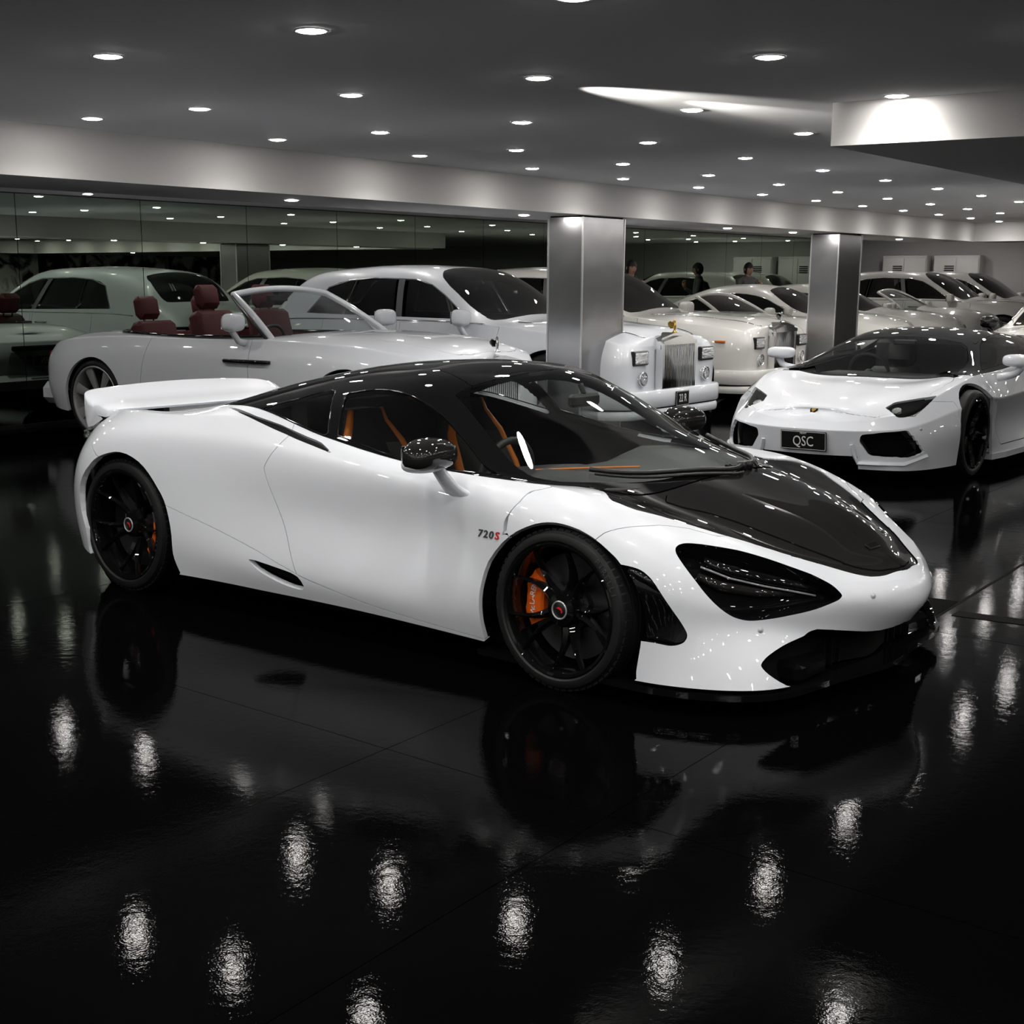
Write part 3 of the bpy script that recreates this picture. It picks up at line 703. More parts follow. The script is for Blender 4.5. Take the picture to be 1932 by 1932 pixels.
    for w in ws:
        a=abs(w); e=max(0,(a-.50)/.172); e2=e*e
        xl=-3.03-.10*e2; zl=.878-.014*e2*e
        xt=-3.40+.085*e2*e+.03*e2**6; zt=.968-.030*(a/.69)**2-.028*e2*e2-.03*e2**8
        zl2=zl-.018-.02*e
        drop=.098*e2*e
        prof=[(xl,zl2),(xl+.01,zl-.006),(xl-.005,zl),(xl*.66+xt*.34,zl+.018),(xl*.33+xt*.67,zl*.45+zt*.55-.006),(xt+.02,zt-.002),(xt,zt),(xt-.004,zt-.02-drop),(xt+.05,zt-.035-drop*.72),(xt+.13,zl2+.030-drop*.42),(xl*.5+xt*.5,zl2+.018-.012*e)]
        V+=[(x,w,z) for x,z in prof]
    n=11
    for i in range(len(ws)-1):
        for j in range(n): F.append((i*n+j,(i+1)*n+j,(i+1)*n+(j+1)%n,i*n+(j+1)%n))
    F.append(tuple(range(n))); F.append(tuple((len(ws)-1)*n+j for j in range(n))[::-1])
    b=B(); b.add(V,F); o=b.build('rear_wing',WHITE,root,angle=75)
    b=B()
    for sd in (-1,1): b.bbox(-3.25,-3.1,sd*.3-.02,sd*.3+.02,.78,.885,.006)
    b.build('wing_strut',TRIM,root)
    # rear fascia
    b=B(); b.bbox(-3.44,-3.36,-.56,.56,.32,.76,.02); b.build('rear_mesh_panel',TRIM,root)
    for sd in (-1,1):
        b=B(); b.tube([(-3.455,sd*.18,.60),(-3.38,sd*.18,.60)],.06,20); b.tube([(-3.46,sd*.18,.60),(-3.40,sd*.18,.60)],.05,20); b.build('exhaust_tip',SIL,root,smooth=True)
        b=B(); b.tube([(-3.09,sd*.815,.735),(-3.2,sd*.74,.735),(-3.32,sd*.66,.73),(-3.42,sd*.52,.72)],.02,8); b.build('tail_lamp',BLK,root,smooth=True)
    # ---- door mirrors
    for sd,cx,cz in ((-1,-.607,.866),(1,-.70,.852)):
        V=[];F=[];nu,nv=28,16
        for i in range(nu+1):
            th=2*PI*i/nu
            for j in range(nv+1):
                ph=-PI/2+PI*j/nv; s=np.sign
                cx_,sx_=math.cos(th),math.sin(th); cp,sp=math.cos(ph),math.sin(ph)
                f=lambda t,p: s(t)*abs(t)**p
                X=.098*f(cp,.8)*f(cx_,.8) if cx_>0 else .055*f(cp,.6)*f(cx_,.6)
                Y=.130*f(cp,.75)*f(sx_,.75); Z=.062*f(sp,.75)
                V.append((X,Y,Z-.010*(Y*sd/.125)**2))
        for i in range(nu):
            for j in range(nv): F.append((i*(nv+1)+j,(i+1)*(nv+1)+j,(i+1)*(nv+1)+j+1,i*(nv+1)+j+1))
        b=B(); b.add(V,F); b.xf(Matrix.Translation((cx,sd*.98,cz))@Matrix.Rotation(sd*-.12,4,'Z')); m=b.build('door_mirror',CARBON,root,smooth=True); m['label']='black carbon mirror cap'
        b=B(); b.bbox(-.057,-.050,-.095,.095,-.035,.035,.003); b.xf(Matrix.Translation((cx,sd*.98,cz))@Matrix.Rotation(sd*-.12,4,'Z')); b.build('mirror_glass',MIRG,m)
        b=B(); blob(b,.088,.120,.040,.8); b.xf(Matrix.Translation((cx-.018,sd*.985,cz-.034))@Matrix.Rotation(sd*-.12,4,'Z')); b.build('mirror_lower_shell',WHITE,m,smooth=True)
        V=[];F=[];K=9;n=10
        p0=np.array([cx+.02,sd*.955,cz-.045]);p1=np.array([cx+.075,sd*.875,.705])
        b=B()
        for k in range(K):
            t=k/(K-1); p=p0+(p1-p0)*t+np.array([0,0,-.012*math.sin(t*PI)])
            ax,ay=.030+.045*t*t+.01*(1-t),.012+.008*t
            for i in range(n):
                a=2*PI*i/n; V.append((p[0]+ax*math.cos(a),p[1]+ay*math.sin(a)*.8,p[2]+ay*math.sin(a)*.6))
        for k in range(K-1):
            for i in range(n): F.append((k*n+i,k*n+(i+1)%n,(k+1)*n+(i+1)%n,(k+1)*n+i))
        b.add(V,F); b.tube([(cx-.085,sd*.90,cz-.030),(cx-.06,sd*.97,cz-.047),(cx+.02,sd*.98,cz-.052),(cx+.03,sd*.95,cz-.05)],[.012,.022,.022,.016],10)
        b.build('mirror_stalk',WHITE,root,smooth=True)
    # ---- wipers
    def on_s(x,y):
        d=(full.V[:,0]-x)**2+(full.V[:,1]-abs(y))**2+np.where(full.V[:,2]>.6,0,9); k=np.argsort(d)[:4]; w=1/(d[k]+1e-5); return float((full.V[k,2]*w).sum()/w.sum())
    for path in ([(.20,.02),(.215,-.08),(.16,-.20),(.06,-.34),(-.06,-.46),(-.16,-.53)],[(.20,.07),(.17,.16),(.06,.30),(-.10,.42),(-.26,.50)]):
        pts=smooth_poly(path,5,False); P3=[(x,y,on_s(x,y)+.016) for x,y in pts]
        b=B(); b.tube(P3,[.010]*len(P3),8); b.tube([(x+.028,y-.004,on_s(x+.028,y)+.010) for x,y in pts[3:]],.006,6)
        b.tube([(P3[0][0],P3[0][1],P3[0][2]-.02),(P3[0][0],P3[0][1],P3[0][2]+.012)],.020,12)
        b.build('wiper',TRIM,root,smooth=True)
    # ---- badges
    for i,ch in enumerate('720S'):
        p=sh.at([[9.78+.105*i,3.78]])[0]; p2=sh.at([[9.78+.105*i,3.95]])[0]; px=sh.at([[9.85+.105*i,3.78]])[0]
        sc=np.array([1,-1,1]); X=(px-p)*sc; Yv=(p2-p)*sc; Yv-=X*(X@Yv)/(X@X); Z=np.cross(X,Yv)
        o=p*sc+Z/np.linalg.norm(Z)*.0025
        text(ch,.040,RED if ch=='S' else GRY,root,frame(o,X,Yv,Z),'lettering',ext=.001,sx=1.3,shear=.15,bold=.0008)
    b=B(); pp=sh.at([[15.55,10]])[0]; b.bbox(-.014,.014,-.045,.045,0,.006,.003); b.xf(Matrix.Translation((pp[0],0,pp[2]+.003))@Matrix.Rotation(.55,4,'Y')); bd=b.build('bonnet_badge',CHR,root)
    for sens in MP['sensors']:
        for sd in (-1,1):
            p=sh.at([sens])[0]; k=np.argmin(((full.V-p)**2).sum(1)); nn=Vector(full.N[k]*np.array([1,sd,1])); c=Vector(p*np.array([1,sd,1]))
            b=B(); b.tube([c-nn*.004,c+nn*.0012],.0115,16); b.tube([c,c+nn*.0025],.007,12); b.build('parking_sensor',SENS,root,smooth=True)
    # ---- cabin
    b=B(); b.bbox(-2.0,-1.72,-.62,.62,.25,1.02,.05); b.bbox(-1.9,-.1,-.70,.70,.20,.30,.03); b.bbox(-1.75,-.55,-.12,.12,.3,.52,.04); b.build('cabin_tub',LEA,root)
    V=[];F=[]
    prof=[(-.62,.60),(-.60,.70),(-.50,.745),(-.35,.76),(-.10,.755),(.08,.745),(.16,.74),(.16,.55)]
    ys=np.linspace(-.66,.66,15)
    for y in ys:
        for x,z in prof: V.append((x+.25*(abs(y)/.7)**2*-1,y,z+(.018 if .25<abs(y)<.5 and x<-.3 else 0)))
    for i in range(len(ys)-1):
        for j in range(len(prof)-1): F.append((i*8+j,(i+1)*8+j,(i+1)*8+j+1,i*8+j+1))
    b=B(); b.add(V,F); b.build('dashboard',LEA,root,smooth=True)
    b=B(); b.tube([(-.45,-.50,.768),(-.30,-.36,.776),(-.16,-.18,.775)],.004,6); b.build('dashboard_trim',ORG,root)
    for y in (-.36,.36):
        b=B()
        b.bbox(-1.42,-.92,y-.22,y+.22,.30,.44,.05)
        bk=B(); pr=[(-1.36,.40,.20),(-1.48,.62,.22),(-1.56,.78,.19),(-1.60,.88,.12),(-1.61,.94,.10)]
        V=[];F=[]
        for x,z,hw in pr:
            for dy,dx in ((-1,.0),(-.85,.07),(-.6,.02),(.6,.02),(.85,.07),(1,.0),(.9,-.06),(-.9,-.06)): V.append((x+dx,y+dy*hw,z))
        for k in range(len(pr)-1):
            for j in range(8): F.append((k*8+j,k*8+(j+1)%8,(k+1)*8+(j+1)%8,(k+1)*8+j))
        F.append(tuple((len(pr)-1)*8+j for j in range(8))); b.add(V,F)
        s=b.build('seat',LEA,root,smooth=False)
        t=B()
        for sg in (-1,1): t.tube([(x+.055,y+sg*hw*.95,z) for x,z,hw in pr],[.020,.022,.022,.018,.014],8)
        t.tube([(-.93,y-.2,.42),(-1.1,y-.235,.44),(-1.38,y-.22,.44)],.02,8); t.tube([(-.93,y+.2,.42),(-1.1,y+.235,.44),(-1.38,y+.22,.44)],.02,8)
        t.build('seat_bolster',ORG,s,smooth=True)
    b=B(); b.tube([(-.72+.03*math.sin(a),-.36+.17*math.cos(a),.70+.16*math.sin(a)) for a in np.linspace(0,2*PI,29)[:-1]],.016,8,closed=True); b.tube([(-.70,-.36,.70),(-.58,-.36,.68)],.04,10); b.tube([(-.71,-.52,.70),(-.71,-.20,.70)],.014,6); b.build('steering_wheel',LEA,root,smooth=True)
    b=B(); b.bbox(-.60,-.56,-.10,.10,.985,1.04,.012); b.tube([(-.58,0,1.04),(-.60,0,1.08)],.012,8); b.build('rear_view_mirror',TRIM,root)
    return root,sh
GLS_L=mat('lamp_strip_plastic',(.25,.25,.27),.15,0,1.)
SENS=mat('sensor_plastic',(.55,.55,.57),.4)
def hubcap(w,d):
    y=d*.55-.004
    b=B(); b.lathe([(0,y),(.030,y),(.034,y+.004)],32); b.build('hub_cap',TRIM,w,smooth=True)
    b=B(); b.tube([(.033*math.cos(a),y,.033*math.sin(a)) for a in np.linspace(0,2*PI,33)[:-1]],.0035,8,closed=True); b.build('hub_ring',SIL,w,smooth=True)
    b=B(); b.prism([(-.016,.006),(-.004,.012),(.010,.008),(.016,-.004),(.012,-.010),(.008,0),(-.002,.004)],y-.002,y,'y'); b.build('hub_emblem',RED,w)
# ------------------------------------------------------------------ large saloons and open cars of the back row
def col(x,*wz): return [(x+(p[2] if len(p)>2 else 0),p[0],p[1]) for p in wz]
PHN=[ # rails: sill, low side, mid, upper side, belt, cantrail, roof, centre
col(-4.510,(0,.32,.04),(0,.45),(0,.62),(0,.80),(0,.90,.02),(0,.95,.10),(0,.965,.22),(0,.97,.30)),
col(-4.482,(.50,.30,.06),(.52,.45,.02),(.52,.62),(.50,.80),(.48,.90,.02),(.40,.955,.10),(.25,.975,.22),(0,.98,.31)),
col(-4.342,(.86,.28,.05),(.90,.45),(.90,.65),(.87,.82),(.82,.92,.02),(.60,.99,.06),(.32,1.01,.12),(0,1.02,.14)),
col(-4.125,(.93,.25),(.965,.42),(.975,.65),(.955,.85),(.89,.965),(.66,1.06),(.36,1.09),(0,1.10)),
col(-3.866,(.945,.22),(.985,.40),(.995,.65),(.975,.88),(.91,1.01),(.72,1.15),(.42,1.19),(0,1.20)),
col(-3.614,(.95,.20),(.99,.40),(.995,.65),(.98,.90),(.925,1.05),(.72,1.34),(.45,1.44),(0,1.47)),
col(-3.200,(.95,.20),(.99,.40),(.995,.65),(.985,.90),(.94,1.07),(.71,1.455),(.47,1.575),(0,1.60)),
col(-2.600,(.95,.20),(.99,.40),(.995,.65),(.985,.90),(.945,1.075),(.71,1.49),(.48,1.61),(0,1.635)),
col(-1.950,(.95,.20),(.99,.40),(.995,.65),(.985,.90),(.945,1.075),(.71,1.48),(.48,1.60),(0,1.625)),
col(-1.500,(.95,.20),(.99,.40),(.995,.65),(.98,.90),(.94,1.075),(.73,1.38),(.50,1.53),(0,1.565)),
col(-1.150,(.95,.20),(.985,.40),(.99,.65),(.975,.90),(.93,1.07),(.77,1.22),(.54,1.34),(0,1.39)),
col(-0.800,(.94,.20),(.98,.40),(.985,.65),(.965,.89),(.91,1.055),(.79,1.085),(.50,1.13),(0,1.165)),
col(-0.250,(.93,.20),(.975,.40),(.98,.65),(.955,.87),(.88,1.005),(.72,1.045),(.42,1.085),(0,1.095)),
col(0.300,(.92,.22),(.965,.40),(.97,.62),(.94,.83),(.86,.955),(.68,1.0),(.38,1.045),(0,1.055)),
col(0.620,(.90,.24),(.94,.40),(.945,.62),(.92,.80),(.85,.925),(.66,.965),(.36,1.01),(0,1.02)),
col(0.765,(.84,.26,-.03),(.865,.42,.0),(.87,.62,.01),(.855,.79,.01),(.80,.895,-.02),(.62,.94,-.03),(.34,.975,-.04),(0,.985,-.04)),
col(0.805,(.45,.27,-.02),(.46,.42,0),(.46,.60,0),(.46,.76,0),(.45,.87,-.005),(.38,.93,-.02),(.22,.965,-.03),(0,.975,-.035)),
col(0.810,(0,.27,-.02),(0,.42,0),(0,.60,0),(0,.76,0),(0,.87,-.005),(0,.925,-.015),(0,.955,-.025),(0,.965,-.03)),
]
def circ(cx,cz,r,zb,n=20):
    return [(cx+r*math.cos(a),cz+r*math.sin(a)) for a in np.linspace(0,PI,n)]+[(cx-r,zb),(cx+r,zb)]
def mirror_sym(o,V): pass
def side_parts(root,b_fn,name,m,**kw):
    out=[]
    for sd in (-1,1):
        b=B(); b_fn(b); b.v=[(p[0],sd*p[1],p[2]) for p in b.v]; out.append(b.build(name,m,root,**kw))
    return out
def plate(root,txt,x,y,z,w,h,rz=0.,tilt=0.,top=None,back=False):
    b=B(); b.bbox(0,.012,-w/2,w/2,-h/2,h/2,.004); o=b.build('number_plate',PLT,root)
    o.matrix_local=Matrix.Translation((x,y,z))@Matrix.Rotation(PI if back else 0,4,'Z')@Matrix.Rotation(tilt,4,'Y')
    e=B()
    for a in ((-w/2+.006,w/2-.006,h/2-.009,h/2-.006),(-w/2+.006,w/2-.006,-h/2+.006,-h/2+.009)): e.box(.0115,.0125,a[0],a[1],a[2],a[3])
    for a in (-w/2+.006,w/2-.009): e.box(.0115,.0125,a,a+.003,-h/2+.006,h/2-.006)
    e.build('plate_border',WHT,o)
    text(txt,h*.74,WHT,o,frame((.0125,0,-.008 if top else 0),(0,1,0),(0,0,1),(1,0,0)),'lettering',sx=min(.8,w/h*.42))
    if top: text(top,h*.16,WHT,o,frame((.0125,0,h*.38),(0,1,0),(0,0,1),(1,0,0)),'lettering')
    return o
PLT=mat('plate_black',(.008,.008,.008),.3)
LENS=mat('lamp_reflector',(.80,.81,.83),.16,.75)
noise_bump(LENS,60,.9,3,.03)
def mirror_housing(root,x,y,z,sd,m,sc=1.,glass=True,name='door_mirror',low=False):
    Mx=Matrix.Translation((x,sd*y,z))@Matrix.Rotation(-sd*.12,4,'Z')
    b=B(); blob(b,.085*sc,.125*sc,(.082 if not low else .05)*sc,.62); b.xf(Mx); o=b.build(name,m,root,smooth=True)
    s=B(); h=.17 if not low else .12
    s.tube([(-.005,.02,-.05*sc),(0,-.01,-.10*sc),(.01,-.06,-h*sc),(.02,-.15,-(h+.02)*sc)],[.032*sc,.028*sc,.03*sc,.035*sc],10)
    s.v=[(p[0]+x,sd*(p[1]+y),p[2]+z) for p in s.v]; s.build('mirror_stalk',m,o,smooth=True)
    if glass:
        g=B(); g.bbox(-.052*sc,-.044*sc,-.10*sc,.10*sc,-.06*sc if not low else -.035,.06*sc if not low else .035,.003); g.xf(Mx); g.build('mirror_glass',MIRG,o)
    return o
def handle(root,x0,x1,y,z,m,name='door_handle'):
    side_parts(root,lambda b:(b.tube([(x0,y-.01,z),(x0+.03,y+.022,z),(x1-.03,y+.022,z),(x1,y-.01,z)],[.012,.013,.013,.012],8)),name,m,smooth=True)
def seat(root,x,y,z,mt,s=1.):
    b=B(); b.bbox(x-.05,x+.50,y-.25,y+.25,z-.12,z+.06,.05); i=len(b.v)
    b.bbox(-.09,.09,-.25,.25,0,.60*s,.05); b.xf(Matrix.Translation((x-.05,y,z))@Matrix.Rotation(-.28,4,'Y'),i); o=b.build('seat',mt,root,angle=50)
    h=B(); h.bbox(-.06,.06,-.14,.14,0,.22,.045); h.tube([(0,-.06,-.05),(0,-.06,.05)],.008,6); h.tube([(0,.06,-.05),(0,.06,.05)],.008,6)
    h.xf(Matrix.Translation((x-.24,y,z+.60*s))@Matrix.Rotation(-.2,4,'Y')); h.build('headrest',mt,o,angle=50); return o
def steering(root,x,y,z,mt,r=.18):
    b=B(); b.tube([(x+.06*math.sin(a),y+r*math.cos(a),z+r*.92*math.sin(a)) for a in np.linspace(0,2*PI,25)[:-1]],.015,8,closed=True); b.tube([(x,y,z),(x+.16,y,z-.05)],.04,10); b.tube([(x,y-r,z),(x,y+r,z)],.014,6)
    return b.build('steering_wheel',mt,root,smooth=True)
def pantheon(root,x,hw,z0,z1,ns):
    """upright chrome grille: frame with a pitched top, separate vertical slats"""
    b=B(); t=.028; d=.07
    zt=z1+.055
    b.box(x-d,x+.012,-hw-.03,-hw,z0-.02,z1); b.box(x-d,x+.012,hw,hw+.03,z0-.02,z1); b.box(x-d,x+.012,-hw-.03,hw+.03,z0-.04,z0-.015)
    b.prism([(-hw-.035,z1-.005),(hw+.035,z1-.005),(hw+.03,z1+.03),(.04,zt+.018),(-.04,zt+.018),(-hw-.03,z1+.03)],x-d-.05,x+.022,'x')
    g=b.build('grille_frame',CHR,root,angle=30)
    k=B(); k.box(x-d-.01,x-d+.005,-hw,hw,z0,z1); k.build('grille_back',DARK,g)
    for i in range(ns):
        y=-hw+(i+.5)*2*hw/ns; s=B(); s.bbox(x-.05,x+.006,y-.0075,y+.0075,z0-.012,z1,.003); s.build('slat',CHR,g)
    return g
def statue(root,x,z,m):
    b=B(); b.lathe([(0,0),(.026,0),(.024,.012),(.012,.018),(.010,.03),(.016,.06),(.012,.085),(.008,.10),(.011,.112),(.009,.125),(0,.13)],12,axis='z',c=(x,0,z))
    for sd in (-1,1): b.add([(x,sd*.006,z+.095),(x-.03,sd*.03,z+.112),(x-.055,sd*.034,z+.10),(x-.06,sd*.028,z+.07),(x-.04,sd*.012,z+.04),(x-.004,sd*.01,z+.05)],[(0,1,2,3,4,5)]); b.tube([(x,sd*.008,z+.095),(x-.035,sd*.03,z+.11),(x-.055,sd*.034,z+.095)],.004,6)
    return b.build('bonnet_statue',m,root,smooth=True)
def wheels4(root,ax,ymax,R,rr,W,style,mrim,face=None,lite=True,ph=0.,steer=0.):
    for i,x in enumerate(ax):
        for sd in (-1,1): wheel(root,(x,sd*ymax,R),R,rr,W,style,sd,mrim,face=face,lite=lite,phase=ph+.2*i,steer=steer if i==0 else 0)
def houses(root,ax,y,R,z):
    for x in ax: side_parts(root,lambda b:b.lathe([(R-.02,y-.13),(R-.02,y-.38),(.02,y-.38)],28,c=(x,0,z)),'wheel_house',DARK,smooth=True)
def build_phantom(label,white=None,plate_txt=None,marker=False,statue_m=None):
    Wp=white or WHITE
    root=thing('limousine',label,'car'); sh=Shell(PHN,170,90,cv=(4,),cu=(),symu1=True,symu0=True,symv1=True)
    full=sh.sh; side=lambda p:p.V[:,1]>.5
    for ax in (0,-3.57): sh.cut(circ(ax,.40,.435,-.2),'xz',0,1,(),side)
    # side glass
    DL=[(-1.03,1.10),(-1.22,1.21),(-1.42,1.33),(-1.62,1.43),(-1.85,1.485),(-2.4,1.50),(-2.75,1.475),(-3.02,1.40),(-3.22,1.13)]
    up=lambda p:p.U[:,1]>4.02
    gl=sh.cut([(x,z) for x,z in DL],'xz',0,2,(0,len(DL)-1),up)
    fr,gl2=None,gl
    def sub(src,poly,gap=0.,sm=1,keep=(),mode='xz',lim=None): return sh.cut(poly,mode,gap,sm,keep,lim,src)
    g1,r=sub(gl,[(-1.0,1.0),(-1.0,1.6),(-2.0,1.6),(-1.80,1.0)],.02)
    g2,r=sub(r,[(-1.92,1.0),(-2.12,1.6),(-2.62,1.6),(-2.66,1.0)],.018)
    g3,pil=sub(r,[(-2.70,1.0),(-2.66,1.6),(-3.5,1.6),(-3.5,1.0)],.018)
    ws=sh.cut([(11.12,7.6),(11.08,5.6),(10.95,5.12),(9.2,5.35),(8.75,5.75),(8.6,6.4),(8.55,7.6)],'uv',.002,2,(0,2,6))
    rw=sh.cut([(4.05,7.6),(4.1,5.9),(4.3,5.5),(5.25,5.62),(5.40,6.2),(5.42,7.6)],'uv',.002,2,(0,5))
    bon=sh.cut([(11.45,7.6),(11.35,5.55),(11.6,5.45),(14.6,5.4),(15.9,5.6),(16.0,7.6)],'uv',.002,1)
    hlp=sh.cut([(.50,.64),(.50,.52)],'yz') if False else None
    doors=[]
    for a,b_ in ((-.62,-1.86),(-1.90,-2.95)):
        d=sh.cut([(a,.22),(a,1.5),(b_,1.5),(b_,.22)],'xz',.003,1,(),lambda p:(p.V[:,1]>.5)&(p.U[:,1]<3.99)); doors.append(d)
    shmesh('body',sh.rest,0,Wp,root,.02,both=True)
    for sd in (-1,1):
        for d in doors: shmesh('door',d,sd,Wp,root,.02)
        for g in (g1,g2,g3): shmesh('side_window',g,sd,GLSD,root,0,off=-.004)
        shmesh('window_frame',pil,sd,CHRW,root,.01,off=.004)
    shmesh('bonnet',bon,0,Wp,root,.015,both=True)
    shmesh('windscreen',ws,0,GLSD,root,0,both=True); shmesh('rear_window',rw,0,GLSD,root,0,both=True)
    inn=Shell.__new__(Shell); inn.net=sh.net; inn.rest=full; inn.sh=full
    for ax in (0,-3.57): inn.cut(circ(ax,.40,.435,-.2),'xz',0,1,(),side)
    inn.cut(DL,'xz',0,1,(),up); inn.cut([(11.12,7.6),(11.0,5.1),(8.6,5.6),(8.55,7.6)],'uv',0,1); inn.cut([(4.05,7.6),(4.2,5.6),(5.3,5.6),(5.42,7.6)],'uv',0,1)
    shmesh('inner_shell',inn.rest,0,DARK,root,0,both=True,off=-.03)
    b=B(); b.bbox(-4.1,.4,-.85,.85,.18,.60,.05); b.build('underfloor',DARK,root)
    houses(root,(0,-3.57),.98,.44,.40)
    # bright strips: belt line, bonnet edges, window surround
    def strip(pts,r,name='belt_strip'):
        P_=[sh.at([p])[0] for p in pts]
        side_parts(root,lambda b:b.tube([(p[0],p[1]+.002,p[2]+.002) for p in P_],r,6),name,CHR,smooth=True)
    strip([(5.0+.25*i,4.0) for i in range(25)],.007)
    strip([(11.4+.3*i,5.5) for i in range(14)],.007,'bonnet_strip')
    side_parts(root,lambda b:b.tube([(x,float(full.V[np.argmin((full.V[:,0]-x)**2+(full.V[:,2]-z)**2+(full.U[:,1]<4)*9),1])+.004,z) for x,z in DL],.008,6),'window_strip',CHR,smooth=True)
    # front: grille, headlamps, fog lamps, bumper
    pantheon(root,.875,.285,.47,.885,20)
    b=B(); b.prism([(-.33,.84),(.33,.84),(.30,.945),(.05,.99),(-.05,.99),(-.30,.945)],.72,.86,'x'); b.build('grille_crown',CHR,root,angle=30)
    statue(root,.82,.985,statue_m or CHR)
    def hl(b): b.bbox(.775,.846,.50,.765,.70,.835,.012)
    side_parts(root,hl,'headlamp_bezel',TRIM); side_parts(root,lambda b:b.bbox(.79,.854,.515,.75,.712,.823,.01),'headlamp',LENS)
    side_parts(root,lambda b:(b.tube([(.80,.60,.575),(.848,.60,.575)],.063,20),b.tube([(.83,.60,.575),(.855,.60,.575)],.05,16)),'fog_lamp',LENS,smooth=False)
    side_parts(root,lambda b:b.tube([(.850,.60+.063*math.cos(a),.575+.063*math.sin(a)) for a in np.linspace(0,2*PI,21)[:-1]],.008,6,closed=True),'fog_lamp_ring',CHR,smooth=True)
    plan=[(.44,.985),(.62,.975),(.78,.93),(.87,.84),(.90,.70),(.915,.40),(.92,0)]
    for z0,z1,o,nm,mm in ((.30,.465,.0,'front_bumper',Wp),(.20,.285,-.015,'bumper_valance',Wp),(.275,.31,-.03,'bumper_slot',DARK)):
        V=[];F=[]; pl=[(x+o,w) for x,w in smooth_poly(plan,4,False)]; fullp=[(x,-w) for x,w in pl]+[(x,w) for x,w in pl[::-1][1:]]
        prof=[(-.14,z0),(-.01,z0),(0,z0+.015),(.004,(z0+z1)/2),(0,z1-.015),(-.012,z1),(-.14,z1)]
        for i,(x,w) in enumerate(fullp):
            a=fullp[max(i-1,0)];c=fullp[min(i+1,len(fullp)-1)]; t=np.array([c[0]-a[0],c[1]-a[1]]); t/=np.linalg.norm(t); n_=np.array([t[1],-t[0]])
            if n_[0]<0 and abs(w)<.7: n_=-n_
            for d,z in prof: V.append((x+n_[0]*d,w+n_[1]*d,z))
        k=len(prof)
        for i in range(len(fullp)-1):
            for j in range(k-1): F.append((i*k+j,(i+1)*k+j,(i+1)*k+j+1,i*k+j+1))
        b=B(); b.add(V,F); b.build(nm,mm,root,angle=40)
    if plate_txt: plate(root,plate_txt,.925,.0,.365,.25,.145)
    if marker: side_parts(root,lambda b:b.bbox(.42,.55,.945,.972,.775,.80,.006),'side_marker_lamp',AMB)
    side_parts(root,lambda b:b.bbox(-4.38,-4.27,.70,.885,.66,.86,.02),'tail_lamp',REDL)
    b=B(); b.bbox(-4.56,-4.2,-.92,.92,.28,.52,.05); b.build('rear_bumper',Wp,root,angle=40)
    for sd in (-1,1): mirror_housing(root,-.98,1.07,1.12,sd,Wp)
    handle(root,-1.80,-1.60,.985,.955,CHR); handle(root,-2.18,-1.98,.985,.955,CHR)
    wheels4(root,(0,-3.57),.965,.40,.29,.26,{'n':7,'kind':'wide','hub':.07,'dish':.03},SIL)
    return root
CHRW=mat('polished_window_trim',(.5,.5,.5),.18,1.)
# ------------------------------------------------------------------ open four-seater, red cabin
DWN=[
col(-4.025,(0,.32,.04),(0,.45),(0,.60),(0,.74,.01),(0,.84,.04),(0,.88,.12),(0,.90,.20),(0,.905,.26)),
col(-3.999,(.48,.31,.05),(.50,.45,.01),(.50,.60),(.49,.74,.01),(.47,.84,.05),(.40,.88,.12),(.22,.905,.20),(0,.91,.26)),
col(-3.894,(.82,.29,.05),(.85,.45,.01),(.85,.60),(.83,.75,.01),(.77,.86,.05),(.60,.905,.08),(.32,.925,.12),(0,.93,.14)),
col(-3.664,(.92,.26),(.95,.42),(.955,.60),(.93,.79),(.86,.905),(.68,.945),(.38,.965),(0,.97)),
col(-3.300,(.935,.24),(.965,.42),(.97,.60),(.95,.82),(.88,.95),(.72,.98),(.40,1.0),(0,1.005)),
col(-2.800,(.93,.22),(.965,.42),(.97,.62),(.95,.84),(.885,.975),(.75,.99),(.42,1.0),(0,1.0)),
col(-2.200,(.93,.21),(.96,.40),(.965,.62),(.95,.84),(.89,.975),(.78,.98),(.44,.98),(0,.98)),
col(-1.500,(.93,.21),(.96,.40),(.965,.62),(.95,.84),(.895,.975),(.80,.98),(.46,.98),(0,.98)),
col(-0.950,(.93,.21),(.96,.40),(.965,.62),(.945,.84),(.885,.98),(.78,1.0),(.46,1.02),(0,1.03)),
col(-0.550,(.93,.21),(.96,.40),(.965,.62),(.94,.84),(.87,.975),(.74,1.005),(.42,1.04),(0,1.05)),
col(-0.050,(.925,.22),(.955,.40),(.96,.62),(.93,.83),(.85,.955),(.70,.99),(.40,1.03),(0,1.04)),
col(0.400,(.91,.23),(.935,.40),(.94,.60),(.90,.79),(.81,.91),(.66,.95),(.38,.99),(0,1.0)),
col(0.680,(.85,.25),(.87,.40),(.87,.58),(.83,.74),(.74,.86),(.60,.90),(.34,.945),(0,.955)),
col(0.820,(.62,.26,-.03),(.64,.40),(.64,.56,.01),(.62,.70,.0),(.56,.80,-.02),(.45,.86,-.04),(.26,.91,-.05),(0,.92,-.05)),
col(0.880,(0,.27,-.02),(0,.40),(0,.56,.01),(0,.70),(0,.79,-.02),(0,.85,-.03),(0,.89,-.045),(0,.90,-.05)),
]
